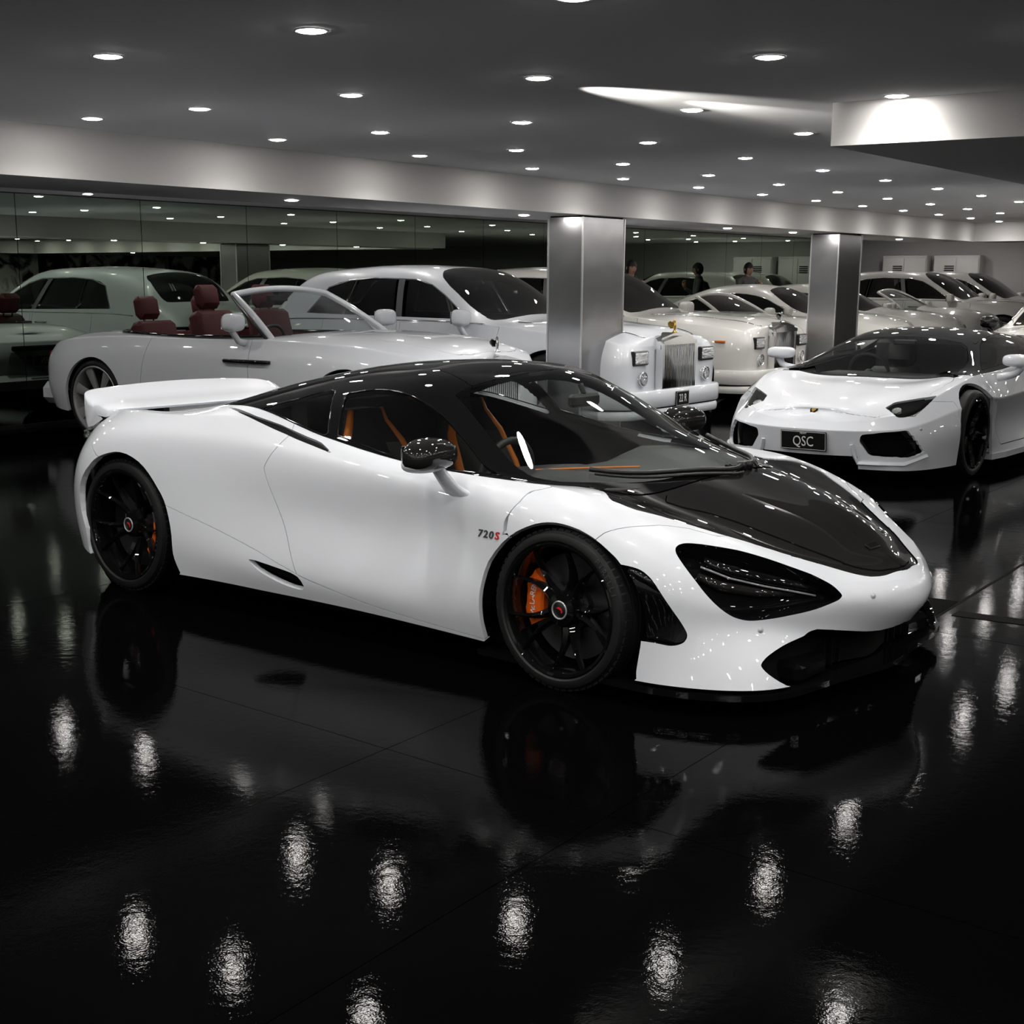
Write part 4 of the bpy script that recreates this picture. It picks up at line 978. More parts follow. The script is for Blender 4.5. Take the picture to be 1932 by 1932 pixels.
def windscreen_frame(root,base,top,m,rb,glass,n=13,name='windscreen_frame'):
    """base/top: three points (x, half width, z) side corner and centre -> frame tube plus curved glass"""
    def arc(c,mid): # parabola in y
        return [(mid[0]+(c[0]-mid[0])*(t*t),t*c[1],mid[2]+(c[2]-mid[2])*(t*t)) for t in np.linspace(-1,1,n)]
    A,T_=arc(*base),arc(*top)
    V=A+T_; K=6; V=[];F=[]
    for k in range(K):
        s=k/(K-1)
        for a,t in zip(A,T_): V.append((a[0]+(t[0]-a[0])*s,a[1]+(t[1]-a[1])*s,a[2]+(t[2]-a[2])*s+.02*math.sin(PI*s)))
    for k in range(K-1):
        for i in range(n-1): F.append((k*n+i,k*n+i+1,(k+1)*n+i+1,(k+1)*n+i))
    g=B(); g.add(V,F); g.build('windscreen',glass,root,smooth=True)
    sideL=[V[k*n] for k in range(K)]; sideR=[V[k*n+n-1] for k in range(K)]
    b=B(); b.tube(sideL[:-1]+[V[(K-1)*n+i] for i in range(n)]+sideR[::-1][1:],rb,8); return b.build(name,m,root,smooth=True)
def build_dawn():
    root=thing('convertible','white open four-seat convertible with dark red cabin, beside the mirror wall at left','car'); 
    sh=Shell(DWN,150,80,cv=(4,),symu1=True,symu0=True,symv1=True); full=sh.sh; side=lambda p:p.V[:,1]>.5
    for ax in (0,-3.112): sh.cut(circ(ax,.375,.40,-.2),'xz',0,1,(),side)
    cab=sh.cut([(-.98,-.1),(-.98,.60),(-1.10,.745),(-2.0,.775),(-2.75,.74),(-3.05,.60),(-3.15,.30),(-3.17,-.1)],'xy',0,3,(0,7),lambda p:p.V[:,2]>.9)
    door=sh.cut([(-1.08,1.2),(-1.08,.62),(-1.0,.24),(-2.40,.24),(-2.44,.6),(-2.36,.9),(-2.30,1.2)],'xz',.003,2,(0,2,3,6),side)
    bon=sh.cut([(8.9,7.6),(8.8,5.55),(9.2,5.35),(12.0,5.3),(13.2,5.6),(13.4,7.6)],'uv',.002,2,(0,5))
    shmesh('body',sh.rest,0,WHITE,root,.03,both=True)
    for sd in (-1,1): shmesh('door',door,sd,WHITE,root,.03)
    shmesh('bonnet',bon,0,WHITE,root,.015,both=True)
    b=B(); b.bbox(-3.8,.5,-.84,.84,.18,.42,.04); b.bbox(-.9,.6,-.7,.7,.4,.85,.1); b.bbox(-3.85,-3.2,-.7,.7,.4,.85,.05); b.build('underfloor',DARK,root)
    # cabin tub, black coaming
    P_=smooth_poly([(-.98,.0),(-.98,.60),(-1.10,.745),(-2.0,.775),(-2.75,.74),(-3.05,.60),(-3.15,.30),(-3.17,0.)],5,False)
    zt=lambda x:float(np.interp(x,[-3.2,-2.8,-2.2,-.95],[1.005,1.0,.985,1.0]))
    side_parts(root,lambda b:b.tube([(x,w,zt(x)) for x,w in P_ if w>.02],.016,8),'coaming',BLK,smooth=True)
    V=[(x,s_*w*(.98 if k==0 else .96),zt(x)-.005 if k==0 else .45) for k in (0,1) for s_,pp in ((-1,P_),(1,P_[::-1])) for x,w in pp]; n=len(V)//2
    b=B(); b.add(V,[(i,(i+1)%n,n+(i+1)%n,n+i) for i in range(n)]+[tuple(range(n,2*n))]); b.build('cabin_trim',RLE,root)
    b=B(); b.bbox(-3.12,-2.86,-.62,.62,.6,.985,.03); b.build('rear_shelf',RLE,root)
    b=B(); b.bbox(-1.22,-.93,-.74,.74,.62,.97,.04); b.build('dashboard',LEA,root)
    for y in (-.37,.37): seat(root,-1.90,y,.62,RLE); seat(root,-2.72,y,.60,RLE,.85)
    steering(root,-1.38,-.37,.92,LEA)
    b=B(); b.bbox(-1.66,-1.58,-.11,.11,1.29,1.35,.01); b.tube([(-1.62,0,1.33),(-1.60,0,1.38)],.01,6); b.build('rear_view_mirror',TRIM,root)
    windscreen_frame(root,((-.93,.80,.975),(-.78,0,1.04)),((-1.56,.62,1.355),(-1.56,0,1.405)),WHITE,.030,GLS)
    side_parts(root,lambda b:b.add([(-.98,.83,.985),(-1.12,.82,.985),(-1.25,.76,1.15)],[(0,1,2)]) ,'quarter_glass',GLSM)
    side_parts(root,lambda b:b.tube([(-.96,.835,.98),(-1.25,.765,1.16),(-1.55,.65,1.34)],.014,6),'seal',TRIM,smooth=True)
    for sd in (-1,1): mirror_housing(root,-1.18,1.03,1.13,sd,WHITE,.95)
    side_parts(root,lambda b:b.tube([(-1.38,.955,.80),(-1.34,.985,.80),(-.86,.985,.80),(-.82,.955,.80)],[.014,.018,.018,.014],8),'door_handle',BLK,smooth=True)
    side_parts(root,lambda b:b.bbox(-3.95,-3.87,.60,.80,.60,.80,.02),'tail_lamp',REDL)
    b=B(); b.bbox(-4.07,-3.8,-.84,.84,.29,.50,.06); b.build('rear_bumper',WHITE,root,angle=40)
    b=B(); b.bbox(-4.05,-4.0,-.45,.45,.745,.80,.015); b.build('boot_strip',BLK,root)
    plate(root,'QUEEN',-4.055,0,.64,.44,.12,back=True)
    pantheon(root,.90,.24,.46,.80,16); statue(root,.86,.90,CHR)
    side_parts(root,lambda b:b.bbox(.74,.84,.50,.72,.66,.74,.015),'headlamp',LENS)
    houses(root,(0,-3.112),.955,.40,.375)
    wheels4(root,(0,-3.112),.95,.375,.312,.26,{'n':7,'kind':'blade','hub':.06,'dish':.03},SIL,face=None,lite=True,ph=.15)
    return root
RLE=mat('dark_red_leather',(.045,.005,.006),.65,0,0,.25)
# ------------------------------------------------------------------ grand tourer, closed or open
GTN=[
col(-3.86,(0,.32,.04),(0,.45),(0,.60),(0,.74),(0,.85,.03),(0,.89,.10),(0,.91,.18),(0,.915,.24)),
col(-3.82,(.48,.30,.05),(.50,.45,.01),(.50,.60),(.49,.74,.0),(.46,.86,.04),(.38,.90,.10),(.22,.92,.18),(0,.925,.24)),
col(-3.62,(.83,.28,.05),(.87,.45,0),(.87,.62,0),(.84,.78,0),(.75,.89,.03),(.58,.93,.05),(.30,.955,.08),(0,.96,.10)),
col(-3.25,(.92,.25),(.955,.42),(.96,.62),(.93,.82),(.84,.94),(.65,.985),(.36,1.02),(0,1.03)),
col(-2.80,(.93,.22),(.965,.40),(.97,.62),(.95,.85),(.86,.97),(.68,1.12),(.40,1.19),(0,1.21)),
col(-2.35,(.93,.20),(.96,.40),(.965,.62),(.945,.84),(.87,.965),(.66,1.23),(.43,1.33),(0,1.355)),
col(-1.85,(.93,.20),(.955,.40),(.96,.60),(.94,.82),(.87,.95),(.65,1.28),(.45,1.375),(0,1.40)),
col(-1.40,(.93,.20),(.955,.40),(.96,.60),(.94,.82),(.865,.945),(.66,1.24),(.47,1.335),(0,1.37)),
col(-1.00,(.93,.20),(.955,.40),(.96,.60),(.94,.81),(.86,.94),(.71,1.09),(.52,1.18),(0,1.235)),
col(-.62,(.92,.20),(.955,.40),(.965,.60),(.94,.80),(.86,.925),(.76,.955),(.50,1.0),(0,1.045)),
col(-.10,(.92,.20),(.955,.40),(.965,.60),(.935,.79),(.83,.90),(.68,.925),(.40,.965),(0,.975)),
col(.35,(.91,.22),(.93,.40),(.93,.58),(.88,.74),(.76,.85),(.60,.88),(.35,.92),(0,.93)),
col(.64,(.80,.24),(.82,.38),(.81,.54),(.76,.68),(.65,.78),(.52,.82),(.30,.86),(0,.87)),
col(.78,(.50,.25,-.03),(.52,.38),(.52,.52,.01),(.49,.64,.0),(.42,.74,-.03),(.34,.79,-.05),(.20,.83,-.07),(0,.84,-.07)),
col(.84,(0,.26,-.02),(0,.38),(0,.52,.01),(0,.63),(0,.72,-.02),(0,.77,-.04),(0,.81,-.06),(0,.82,-.07)),
]
def build_gt(label,cat='car',Wp=None,open_top=False,black_roof=False,mirror_m=None,name='coupe',kind=None):
    Wp=Wp or IVORY
    root=thing(name,label,cat); sh=Shell(GTN,120,66,cv=(4,),symu1=True,symu0=True,symv1=True); full=sh.sh; side=lambda p:p.V[:,1]>.5
    for ax in (0,-2.74): sh.cut(circ(ax,.37,.40,-.2),'xz',0,1,(),side)
    up=lambda p:p.U[:,1]>4.02
    if open_top:
        top=sh.cut([(3.9,7.6),(3.9,4.0),(9.6,4.0),(9.3,5.6),(9.25,7.6)],'uv',0,1)
        deck=B(); deck.bbox(-3.3,-2.45,-.80,.80,.90,.985,.03); deck.build('hood_cover',Wp if not black_roof else LEA,root)
        windscreen_frame(root,((-.66,.78,.93),(-.50,0,1.0)),((-1.20,.60,1.235),(-1.22,0,1.275)),Wp,.026,GLS)
        b=B(); b.bbox(-2.5,-.6,-.8,.8,.40,.50,.03); b.build('cabin_floor',LEA,root)
        b=B(); b.bbox(-1.0,-.62,-.72,.72,.62,.93,.04); b.build('dashboard',LEA,root)
        for y in (-.36,.36): seat(root,-1.55,y,.42,LEA,.78)
    else:
        DL=[(-.80,.965),(-1.05,1.075),(-1.35,1.20),(-1.75,1.255),(-2.2,1.235),(-2.55,1.14),(-2.72,1.02),(-2.62,.985)]
        gl=sh.cut(DL,'xz',0,3,(0,),up)
        ws=sh.cut([(9.2,7.6),(9.15,5.7),(8.95,5.25),(7.9,5.4),(7.35,5.75),(7.2,6.3),(7.15,7.6)],'uv',.002,2,(0,6))
        rw=sh.cut([(3.6,7.6),(3.7,5.9),(4.0,5.5),(4.8,5.6),(5.1,6.2),(5.15,7.6)],'uv',.002,2,(0,5))
        for sd in (-1,1): shmesh('side_window',gl,sd,GLSD,root,0,off=-.004)
        shmesh('windscreen',ws,0,GLSD,root,0,both=True); shmesh('rear_window',rw,0,GLSD,root,0,both=True)
        side_parts(root,lambda b:b.tube([(x,float(full.V[np.argmin((full.V[:,0]-x)**2+(full.V[:,2]-z)**2+(full.U[:,1]<4)*9),1])+.004,z) for x,z in smooth_poly(DL,3)],.007,6,closed=True),'window_strip',CHR if not black_roof else TRIM,smooth=True)
        if black_roof:
            rf=sh.cut([(3.2,4.6),(9.3,4.12),(9.5,7.6),(3.0,7.6)],'uv',.001,1); shmesh('roof',rf,0,BLK,root,.01,both=True,label='gloss black roof')
        b=B(); b.bbox(-2.5,-.7,-.7,.7,.3,.8,.05); b.build('cabin_tub',DARK,root)
    door=sh.cut([(-.50,.9),(-.55,.5),(-.50,.22),(-1.75,.22),(-1.95,.6),(-1.90,1.2),(-.5,1.2)],'xz',.003,1,(),lambda p:(p.V[:,1]>.5)&(p.U[:,1]<3.99))
    bon=sh.cut([(9.6,7.6),(9.5,5.5),(9.8,5.2),(12.2,5.2),(13.3,5.6),(13.5,7.6)],'uv',.002,1)
    shmesh('body',sh.rest,0,Wp,root,.02,both=True)
    for sd in (-1,1): shmesh('door',door,sd,Wp,root,.02)
    shmesh('bonnet',bon,0,Wp,root,.012,both=True)
    b=B(); b.bbox(-3.6,.5,-.84,.84,.16,.40,.04); b.build('underfloor',DARK,root)
    houses(root,(0,-2.74),.955,.41,.37)
    for sd in (-1,1): mirror_housing(root,-.78,1.0,.995,sd,mirror_m or Wp,.85)
    handle(root,-1.80,-1.62,.955,.80,CHR)
    b=B(); b.bbox(.72,.81,-.30,.30,.34,.56,.03); b.build('grille',TRIM,root)
    side_parts(root,lambda b:(b.tube([(.60,.60,.66),(.72,.56,.65)],.085,16)),'headlamp',LENS)
    side_parts(root,lambda b:b.bbox(-3.76,-3.66,.50,.78,.66,.76,.02),'tail_lamp',REDL)
    b=B(); b.bbox(-3.92,-3.6,-.80,.80,.30,.46,.05); b.build('rear_bumper',Wp,root,angle=40)
    wheels4(root,(0,-2.74),.95,.365,.27,.26,{'n':5,'kind':'vee','hub':.06,'dish':.03,'join':True},SIL)
    return root
def copy_tree(o,parent=None):
    c=o.copy(); COL.objects.link(c)
    if parent is not None: c.parent=parent
    for ch in [x for x in o.children]: copy_tree(ch,c)
    return c
# ------------------------------------------------------------------ wedge shaped roadster
AVN=[
col(-3.70,(0,.42),(0,.52),(0,.62),(0,.74,.03),(0,.86,.08),(0,.88,.16),(0,.90,.24),(0,.905,.30)),
col(-3.68,(.62,.42),(.66,.52),(.68,.62),(.66,.76,.04),(.60,.87,.10),(.46,.90,.18),(.25,.92,.24),(0,.925,.30)),
col(-3.38,(.88,.30),(.94,.42),(.95,.58),(.92,.76),(.80,.88),(.60,.92),(.34,.945),(0,.95)),
col(-2.75,(.97,.18),(1.0,.36),(1.01,.56),(.98,.76),(.84,.88),(.62,.945),(.36,.985),(0,1.0)),
col(-2.25,(.98,.13),(.96,.28),(.93,.46),(.95,.68),(.85,.86),(.62,.96),(.40,1.01),(0,1.03)),
col(-1.75,(.98,.12),(.93,.24),(.88,.40),(.92,.62),(.84,.83),(.60,.99),(.42,1.05),(0,1.075)),
col(-1.25,(.97,.12),(.92,.22),(.865,.38),(.905,.58),(.83,.80),(.58,.99),(.44,1.055),(0,1.085)),
col(-.85,(.96,.12),(.92,.22),(.87,.38),(.91,.57),(.82,.775),(.62,.925),(.47,.985),(0,1.02)),
col(-.45,(.95,.12),(.93,.24),(.91,.40),(.93,.58),(.80,.765),(.71,.81),(.52,.845),(0,.865)),
col(-.12,(.95,.14),(.97,.28),(.985,.44),(.965,.61),(.82,.755),(.70,.765),(.48,.735),(0,.735)),
col(.20,(.95,.14),(.975,.28),(.985,.42),(.945,.575),(.80,.70),(.66,.715),(.42,.700),(0,.695)),
col(.46,(.90,.13),(.905,.25),(.905,.38),(.86,.515),(.74,.625),(.60,.65),(.38,.655),(0,.655)),
col(.70,(.80,.12),(.805,.22),(.80,.34),(.765,.455),(.66,.55),(.52,.58),(.33,.605),(0,.610)),
col(.88,(.66,.12),(.66,.20),(.66,.31),(.64,.42),(.52,.50),(.41,.53),(.25,.555),(0,.565)),
col(1.0,(.36,.12,-.04),(.36,.19,-.02),(.36,.29),(.36,.405,.02),(.30,.47,-.03),(.23,.50,-.06),(.14,.525,-.09),(0,.535,-.10)),
col(1.05,(0,.12,-.04),(0,.19,-.02),(0,.28,0),(0,.405,.02),(0,.455,-.035),(0,.485,-.065),(0,.505,-.09),(0,.515,-.105)),
]
def build_wedge(label,AP,plate_txt=None,detail=True):
    root=thing('roadster',label,'car'); sh=Shell(AVN,210,110,cv=(3,4),symu1=True,symu0=True,symv1=True); full=sh.sh; side=lambda p:p.V[:,1]>.55
    for ax,r in ((0,.375),(-2.70,.395)): sh.cut(circ(ax,.345,r,-.2),'xz',0,1,(),side)
    op=sh.cut(AP['opening'],sm=1); hl=sh.cut(AP['headlight'],sm=1)
    mo=sh.cut([(12.9,-.5)]+[tuple(p) for p in AP['mouth']]+[(15.4,2.0),(15.4,-.5)],sm=1) if False else sh.cut([(.80,-.1),(.80,.42),(1.2,.36),(1.2,-.1)],'xy',0,1,(),lambda p:p.V[:,2]<.215)
    vn=sh.cut([(-.20,.50),(-.02,.72),(-.10,.745),(-.30,.56)],'xy',0,1,(),lambda p:(p.V[:,2]>.6)&(p.U[:,1]>4))
    si=sh.cut([(-1.55,.38),(-1.75,.66),(-2.25,.80),(-2.36,.70),(-2.15,.34)],'xz',0,1,(),side)
    si2=sh.cut([(-2.0,.90),(-2.3,.99),(-3.0,.97),(-2.85,.90),(-2.3,.86)],'xz',0,1,(),lambda p:p.U[:,1]>3.8)
    side_gl=lambda p:(p.U[:,1]>4.02)&(p.U[:,1]<6)
    black=sh.cut([(3.4,7.6),(3.5,6.0),(4.0,4.9),(4.6,4.04),(8.75,4.04),(9.0,5.1),(9.06,6.0),(9.12,7.6)],gap=.002,sm=1)
    def sub(src,poly,gap=0.,sm=1,keep=(),mode='xz',lim=None): return sh.cut(poly,mode,gap,sm,keep,lim,src)
    dg,black=sub(black,[(-.52,.79),(-.80,.90),(-1.12,1.0),(-1.60,1.035),(-1.85,.99),(-1.90,.86),(-1.2,.83)],.001,2,(0,5),'xz',side_gl)
    ws,black=sub(black,[(9.0,7.6),(8.93,6.1),(8.75,5.3),(7.7,5.35),(7.15,5.6),(7.0,6.0),(6.95,7.6)],.002,1,(),'uv')
    rf,black=sub(black,[(6.8,7.6),(6.8,5.3),(5.2,5.3),(5.2,7.6)],.003,1,(),'uv')
    door=sh.cut([(-.42,.80),(-.50,.40),(-.62,.20),(-1.5,.20),(-1.62,.50),(-1.75,.9)],'xz',.003,1,(),lambda p:(p.V[:,1]>.55)&(p.U[:,1]<3.99))
    bon=sh.cut([(9.25,7.6),(9.2,4.9),(9.6,4.55),(11.9,4.3),(13.1,4.2),(13.5,5.2),(13.62,7.6)],'uv',.002,1)
    fb=sh.cut([(.32,.60),(.36,.50),(.30,-.2),(1.4,-.2),(1.4,.70),(.8,.62)],'xz',.0015,1)
    shmesh('body',sh.rest,0,WHITE,root,.025,both=True)
    shmesh('front_bumper',fb,0,WHITE,root,.025,both=True); shmesh('bonnet',bon,0,WHITE,root,.015,both=True)
    shmesh('roof_frame',black,0,BLK,root,.02,both=True,label='gloss black roof and pillars'); shmesh('roof_panel',rf,0,BLK,root,.015,both=True,label='gloss black removable roof panel')
    shmesh('windscreen',ws,0,GLSW,root,0,both=True)
    for sd in (-1,1):
        shmesh('door',door,sd,WHITE,root,.025); shmesh('side_window',dg,sd,GLSM,root,0)
        shmesh('front_intake',op,sd,DARK,root,0,off=-.10); shmesh('headlamp_cavity',hl,sd,BLK,root,0,off=-.05)
        shmesh('headlamp_cover',hl,sd,GLSM,root,0,off=-.003)
        shmesh('bonnet_vent',vn,sd,DARK,root,0,off=-.02); shmesh('side_intake',si,sd,DARK,root,0,off=-.07); shmesh('engine_vent',si2,sd,DARK,root,0,off=-.04)
        h=sh.at(AP['hlmid'])*np.array([1,sd,1]); n0=np.array([.03,sd*.0,.035])
        b=B(); b.tube([h[0]-n0,h[1]-n0,h[2]-n0],.010,8); b.build('headlamp_blade',LENS,root,smooth=True)
        b=B(); b.tube([h[3]-n0*1.2+np.array([0,0,-.01]),h[3]-n0*.4],.035,14); b.build('headlamp_lens',LENS,root)
        mirror_housing(root,-.62,1.02,.87,sd,WHITE,.98,low=True)
        for p in AP['sensors']:
            q_=sh.at([p])[0]; k=np.argmin(((full.V-q_)**2).sum(1)); nn=Vector(full.N[k]*np.array([1,sd,1])); c=Vector(q_*np.array([1,sd,1])); b=B(); b.tube([c-nn*.004,c+nn*.002],.012,14); b.build('parking_sensor',SENS,root,smooth=True)
    shmesh('front_mouth',mo,0,DARK,root,0,both=True,off=-.12)
    inn=Shell.__new__(Shell); inn.net=sh.net; inn.rest=full; inn.sh=full
    for ax in (0,-2.70): inn.cut(circ(ax,.345,.385,-.2),'xz',0,1,(),side)
    inn.cut(AP['opening'],sm=1); inn.cut([(3.4,7.6),(3.5,6.0),(4.0,4.9),(4.6,4.04),(8.75,4.04),(9.0,5.1),(9.06,6.0),(9.12,7.6)],sm=1); inn.cut([(.80,-.1),(.80,.42),(1.2,.36),(1.2,-.1)],'xy',0,1,(),lambda p:p.V[:,2]<.215)
    shmesh('inner_shell',inn.rest,0,DARK,root,0,both=True,off=-.03)
    # lip blades round the front openings
    for sd in (-1,1):
        lip=B()
        for a in AP['lips']:
            P_=sh.at(a)*np.array([1,sd,1])+np.array([.012,0,0]); lip.tube([tuple(p) for p in P_],[.016]*len(P_),4)
        lip.build('splitter_blade',WHITE,root)
    for sd in (-1,1): b=B(); b.prism([(-.35,sd*.80),(-1.9,sd*.80),(-1.9,sd*.99),(-.6,sd*.985),(-.35,sd*.955)][::sd],.105,.15,'z'); b.build('side_sill',WHITE,root)
    b=B(); b.bbox(-3.3,.6,-.80,.80,.10,.20,.02); b.bbox(-3.66,-3.3,-.55,.55,.3,.6,.03); b.build('underfloor',DARK,root)
    b=B(); b.bbox(-3.70,-3.5,-.62,.62,.44,.82,.03); b.build('rear_panel',TRIM,root)
    houses(root,(0,-2.70),.975,.385,.345)
    b=B(); b.bbox(-1.95,-1.70,-.62,.62,.25,.98,.05); b.bbox(-.95,-.50,-.66,.66,.50,.72,.05); b.bbox(-1.8,-.5,-.7,.7,.18,.3,.03); b.build('cabin_tub',LEA,root)
    for y in (-.36,.36): seat(root,-1.45,y,.30,LEA,.72)
    steering(root,-.98,-.36,.70,LEA)
    b=B(); b.bbox(-.86,-.82,-.10,.10,.955,1.0,.01); b.build('rear_view_mirror',TRIM,root)
    b=B(); b.prism([(-.028,.034),(.028,.034),(.030,.0),(.016,-.032),(0,-.040),(-.016,-.032),(-.030,0)],0,.004,'x'); p=sh.at([AP['badge']])[0]; b.xf(Matrix.Translation((p[0]-.005,0,p[2]+.006))@Matrix.Rotation(-.95,4,'Y')); bd=b.build('bonnet_crest',BLK,root)
    b=B(); b.prism([(-.018,.022),(.018,.022),(.018,.0),(0,-.026),(-.018,0)],.004,.006,'x'); b.xf(Matrix.Translation((p[0]-.005,0,p[2]+.006))@Matrix.Rotation(-.95,4,'Y')); b.build('crest_bull',GOLD,bd)
    if plate_txt: plate(root,plate_txt,1.062,0.,.318,.37,.145,tilt=.10,top='NSW')
    wheels4(root,(0,-2.70),.935,.335,.265,.26,{'n':10,'kind':'vee','hub':.05,'dish':.04},BLK,lite=True,ph=.2)
    return root
# ------------------------------------------------------------------ people standing among the parked cars
def build_person(label,loc,rz,coat,skin=(.42,.25,.18)):
    root=thing('person',label,'person',loc,rz)
    sk=mat('skin',skin,.5); hm=mat('dark_hair',(.012,.009,.007),.6)
    def skinned(name,verts,edges,rad,m,parent):
        me=bpy.data.meshes.new(name); me.from_pydata(verts,edges,[]); o=bpy.data.objects.new(name,me); COL.objects.link(o)
        sm=o.modifiers.new('s','SKIN'); sm.use_smooth_shade=True
        for i,r in enumerate(rad): me.skin_vertices[0].data[i].radius=(r,r) if not hasattr(r,'__len__') else r
        me.skin_vertices[0].data[0].use_root=True
        o.modifiers.new('u','SUBSURF').levels=2
        dg=bpy.context.evaluated_depsgraph_get(); ev=bpy.data.meshes.new_from_object(o.evaluated_get(dg)); bpy.data.objects.remove(o); ev.name=name; ev.materials.clear(); ev.materials.append(m)
        for p in ev.polygons: p.use_smooth=True
        return link(bpy.data.objects.new(name,ev),parent)
    V=[(0,0,.95),(0,0,1.12),(.01,0,1.30),(.01,0,1.45),(.02,0,1.53),   # pelvis..neck base
       (0,.19,1.43),(.06,.23,1.17),(.27,.12,1.30),                    # left arm bent to the face
       (0,-.19,1.43),(.05,-.24,1.16),(.22,-.14,1.05),                 # right arm
       (0,.10,.90),(.02,.11,.50),(0,.12,.10),(.12,.13,.05),
       (0,-.10,.90),(.03,-.11,.50),(.01,-.12,.10),(.13,-.13,.05)]
    E_=[(0,1),(1,2),(2,3),(3,4),(3,5),(5,6),(6,7),(3,8),(8,9),(9,10),(0,11),(11,12),(12,13),(13,14),(0,15),(15,16),(16,17),(17,18)]
    Rr=[(.12,.16),(.11,.15),(.125,.17),(.10,.15),.055,.062,.048,.038,.062,.048,.038,.085,.06,.045,.045,.085,.06,.045,.045]
    skinned('clothing',V,E_,Rr,coat,root)
    # head, neck
    b=B(); V=[];F=[];nu,nv=20,14
    for i in range(nu):
        th=2*PI*i/nu
        for j in range(nv+1):
            ph=-PI/2+PI*j/nv; x=.098*math.cos(ph)*math.cos(th); y=.076*math.cos(ph)*math.sin(th); z=.122*math.sin(ph)
            if z<0: x*=1-.18*(-z/.122); y*=1-.28*(-z/.122)
            if x>.06 and abs(y)<.022 and -.045<z<.02: x+=.018*(1-abs(y)/.022)
            V.append((x,y,z))
    for i in range(nu):
        k=(i+1)%nu
        for j in range(nv): F.append((i*(nv+1)+j,k*(nv+1)+j,k*(nv+1)+j+1,i*(nv+1)+j+1))
    b.add(V,F); b.v=[(p[0]+.035,p[1],p[2]+1.65) for p in b.v]; b.tube([(.015,0,1.50),(.02,0,1.58)],.052,12)
    for s_ in (-1,1): b.tube([(.03,s_*.072,1.62),(.028,s_*.084,1.645),(.032,s_*.078,1.67)],[.008,.013,.009],8)
    h=b.build('head',sk,root,smooth=True)
    for s_ in (-1,1): e=B(); e.tube([(.118,s_*.030,1.665),(.124,s_*.030,1.665)],.010,8); e.build('eye',hm,h)
    m_=B(); m_.tube([(.112,-.022,1.595),(.122,0,1.592),(.112,.022,1.595)],.005,6); m_.build('mouth',mat('lips',(.30,.10,.09),.5),h)
    b=B(); V=[];F=[]
    for i in range(nu):
        th=2*PI*i/nu; lo=.15 if math.cos(th)>.4 else -.75
        for j in range(9):
            ph=lo+(PI/2-lo)*j/8; V.append((.035-.006+.110*math.cos(ph)*math.cos(th),.086*math.cos(ph)*math.sin(th),1.657+.130*math.sin(ph)))
    for i in range(nu):
        k=(i+1)%nu
        for j in range(8): F.append((i*9+j,k*9+j,k*9+j+1,i*9+j+1))
    b.add(V,F); b.build('hair',hm,root,smooth=True)
    # hands: palm, four curled fingers, thumb
    for (px,py,pz,up) in ((.28,.11,1.36,1),(.25,-.14,1.03,0)):
        g=B(); d=Vector((.25,-.35,.9)) if up else Vector((.8,.1,-.5)); d.normalize(); s_=d.cross(Vector((1,.6,0))).normalized(); n_=d.cross(s_)
        p=Vector((px,py,pz)); g.tube([p-d*.05,p,p+d*.045],[.026,.036,.034],10)
        for q in range(4):
            r0=p+d*.045+s_*(-.027+.018*q); L=(.034,.040,.038,.030)[q]; g.tube([r0,r0+d*L,r0+d*L*1.3+n_*.022,r0+d*L*1.1+n_*.042],[.0095,.0085,.008,.007],8)
        r0=p-d*.01+s_*.03; g.tube([r0,r0+s_*.022+d*.02,r0+s_*.024+d*.045+n_*.01],[.011,.0095,.008],8)
        g.build('hand',sk,root,smooth=True)
    for s_ in (-1,1): b=B(); b.bbox(-.08,.19,s_*.12-.045,s_*.12+.045,0,.075,.02); b.build('shoe',LEA,root)
    return root
ORD='first second third fourth fifth sixth seventh eighth ninth tenth eleventh twelfth thirteenth fourteenth fifteenth sixteenth seventeenth eighteenth nineteenth twentieth twenty-first twenty-second twenty-third twenty-fourth'.split()
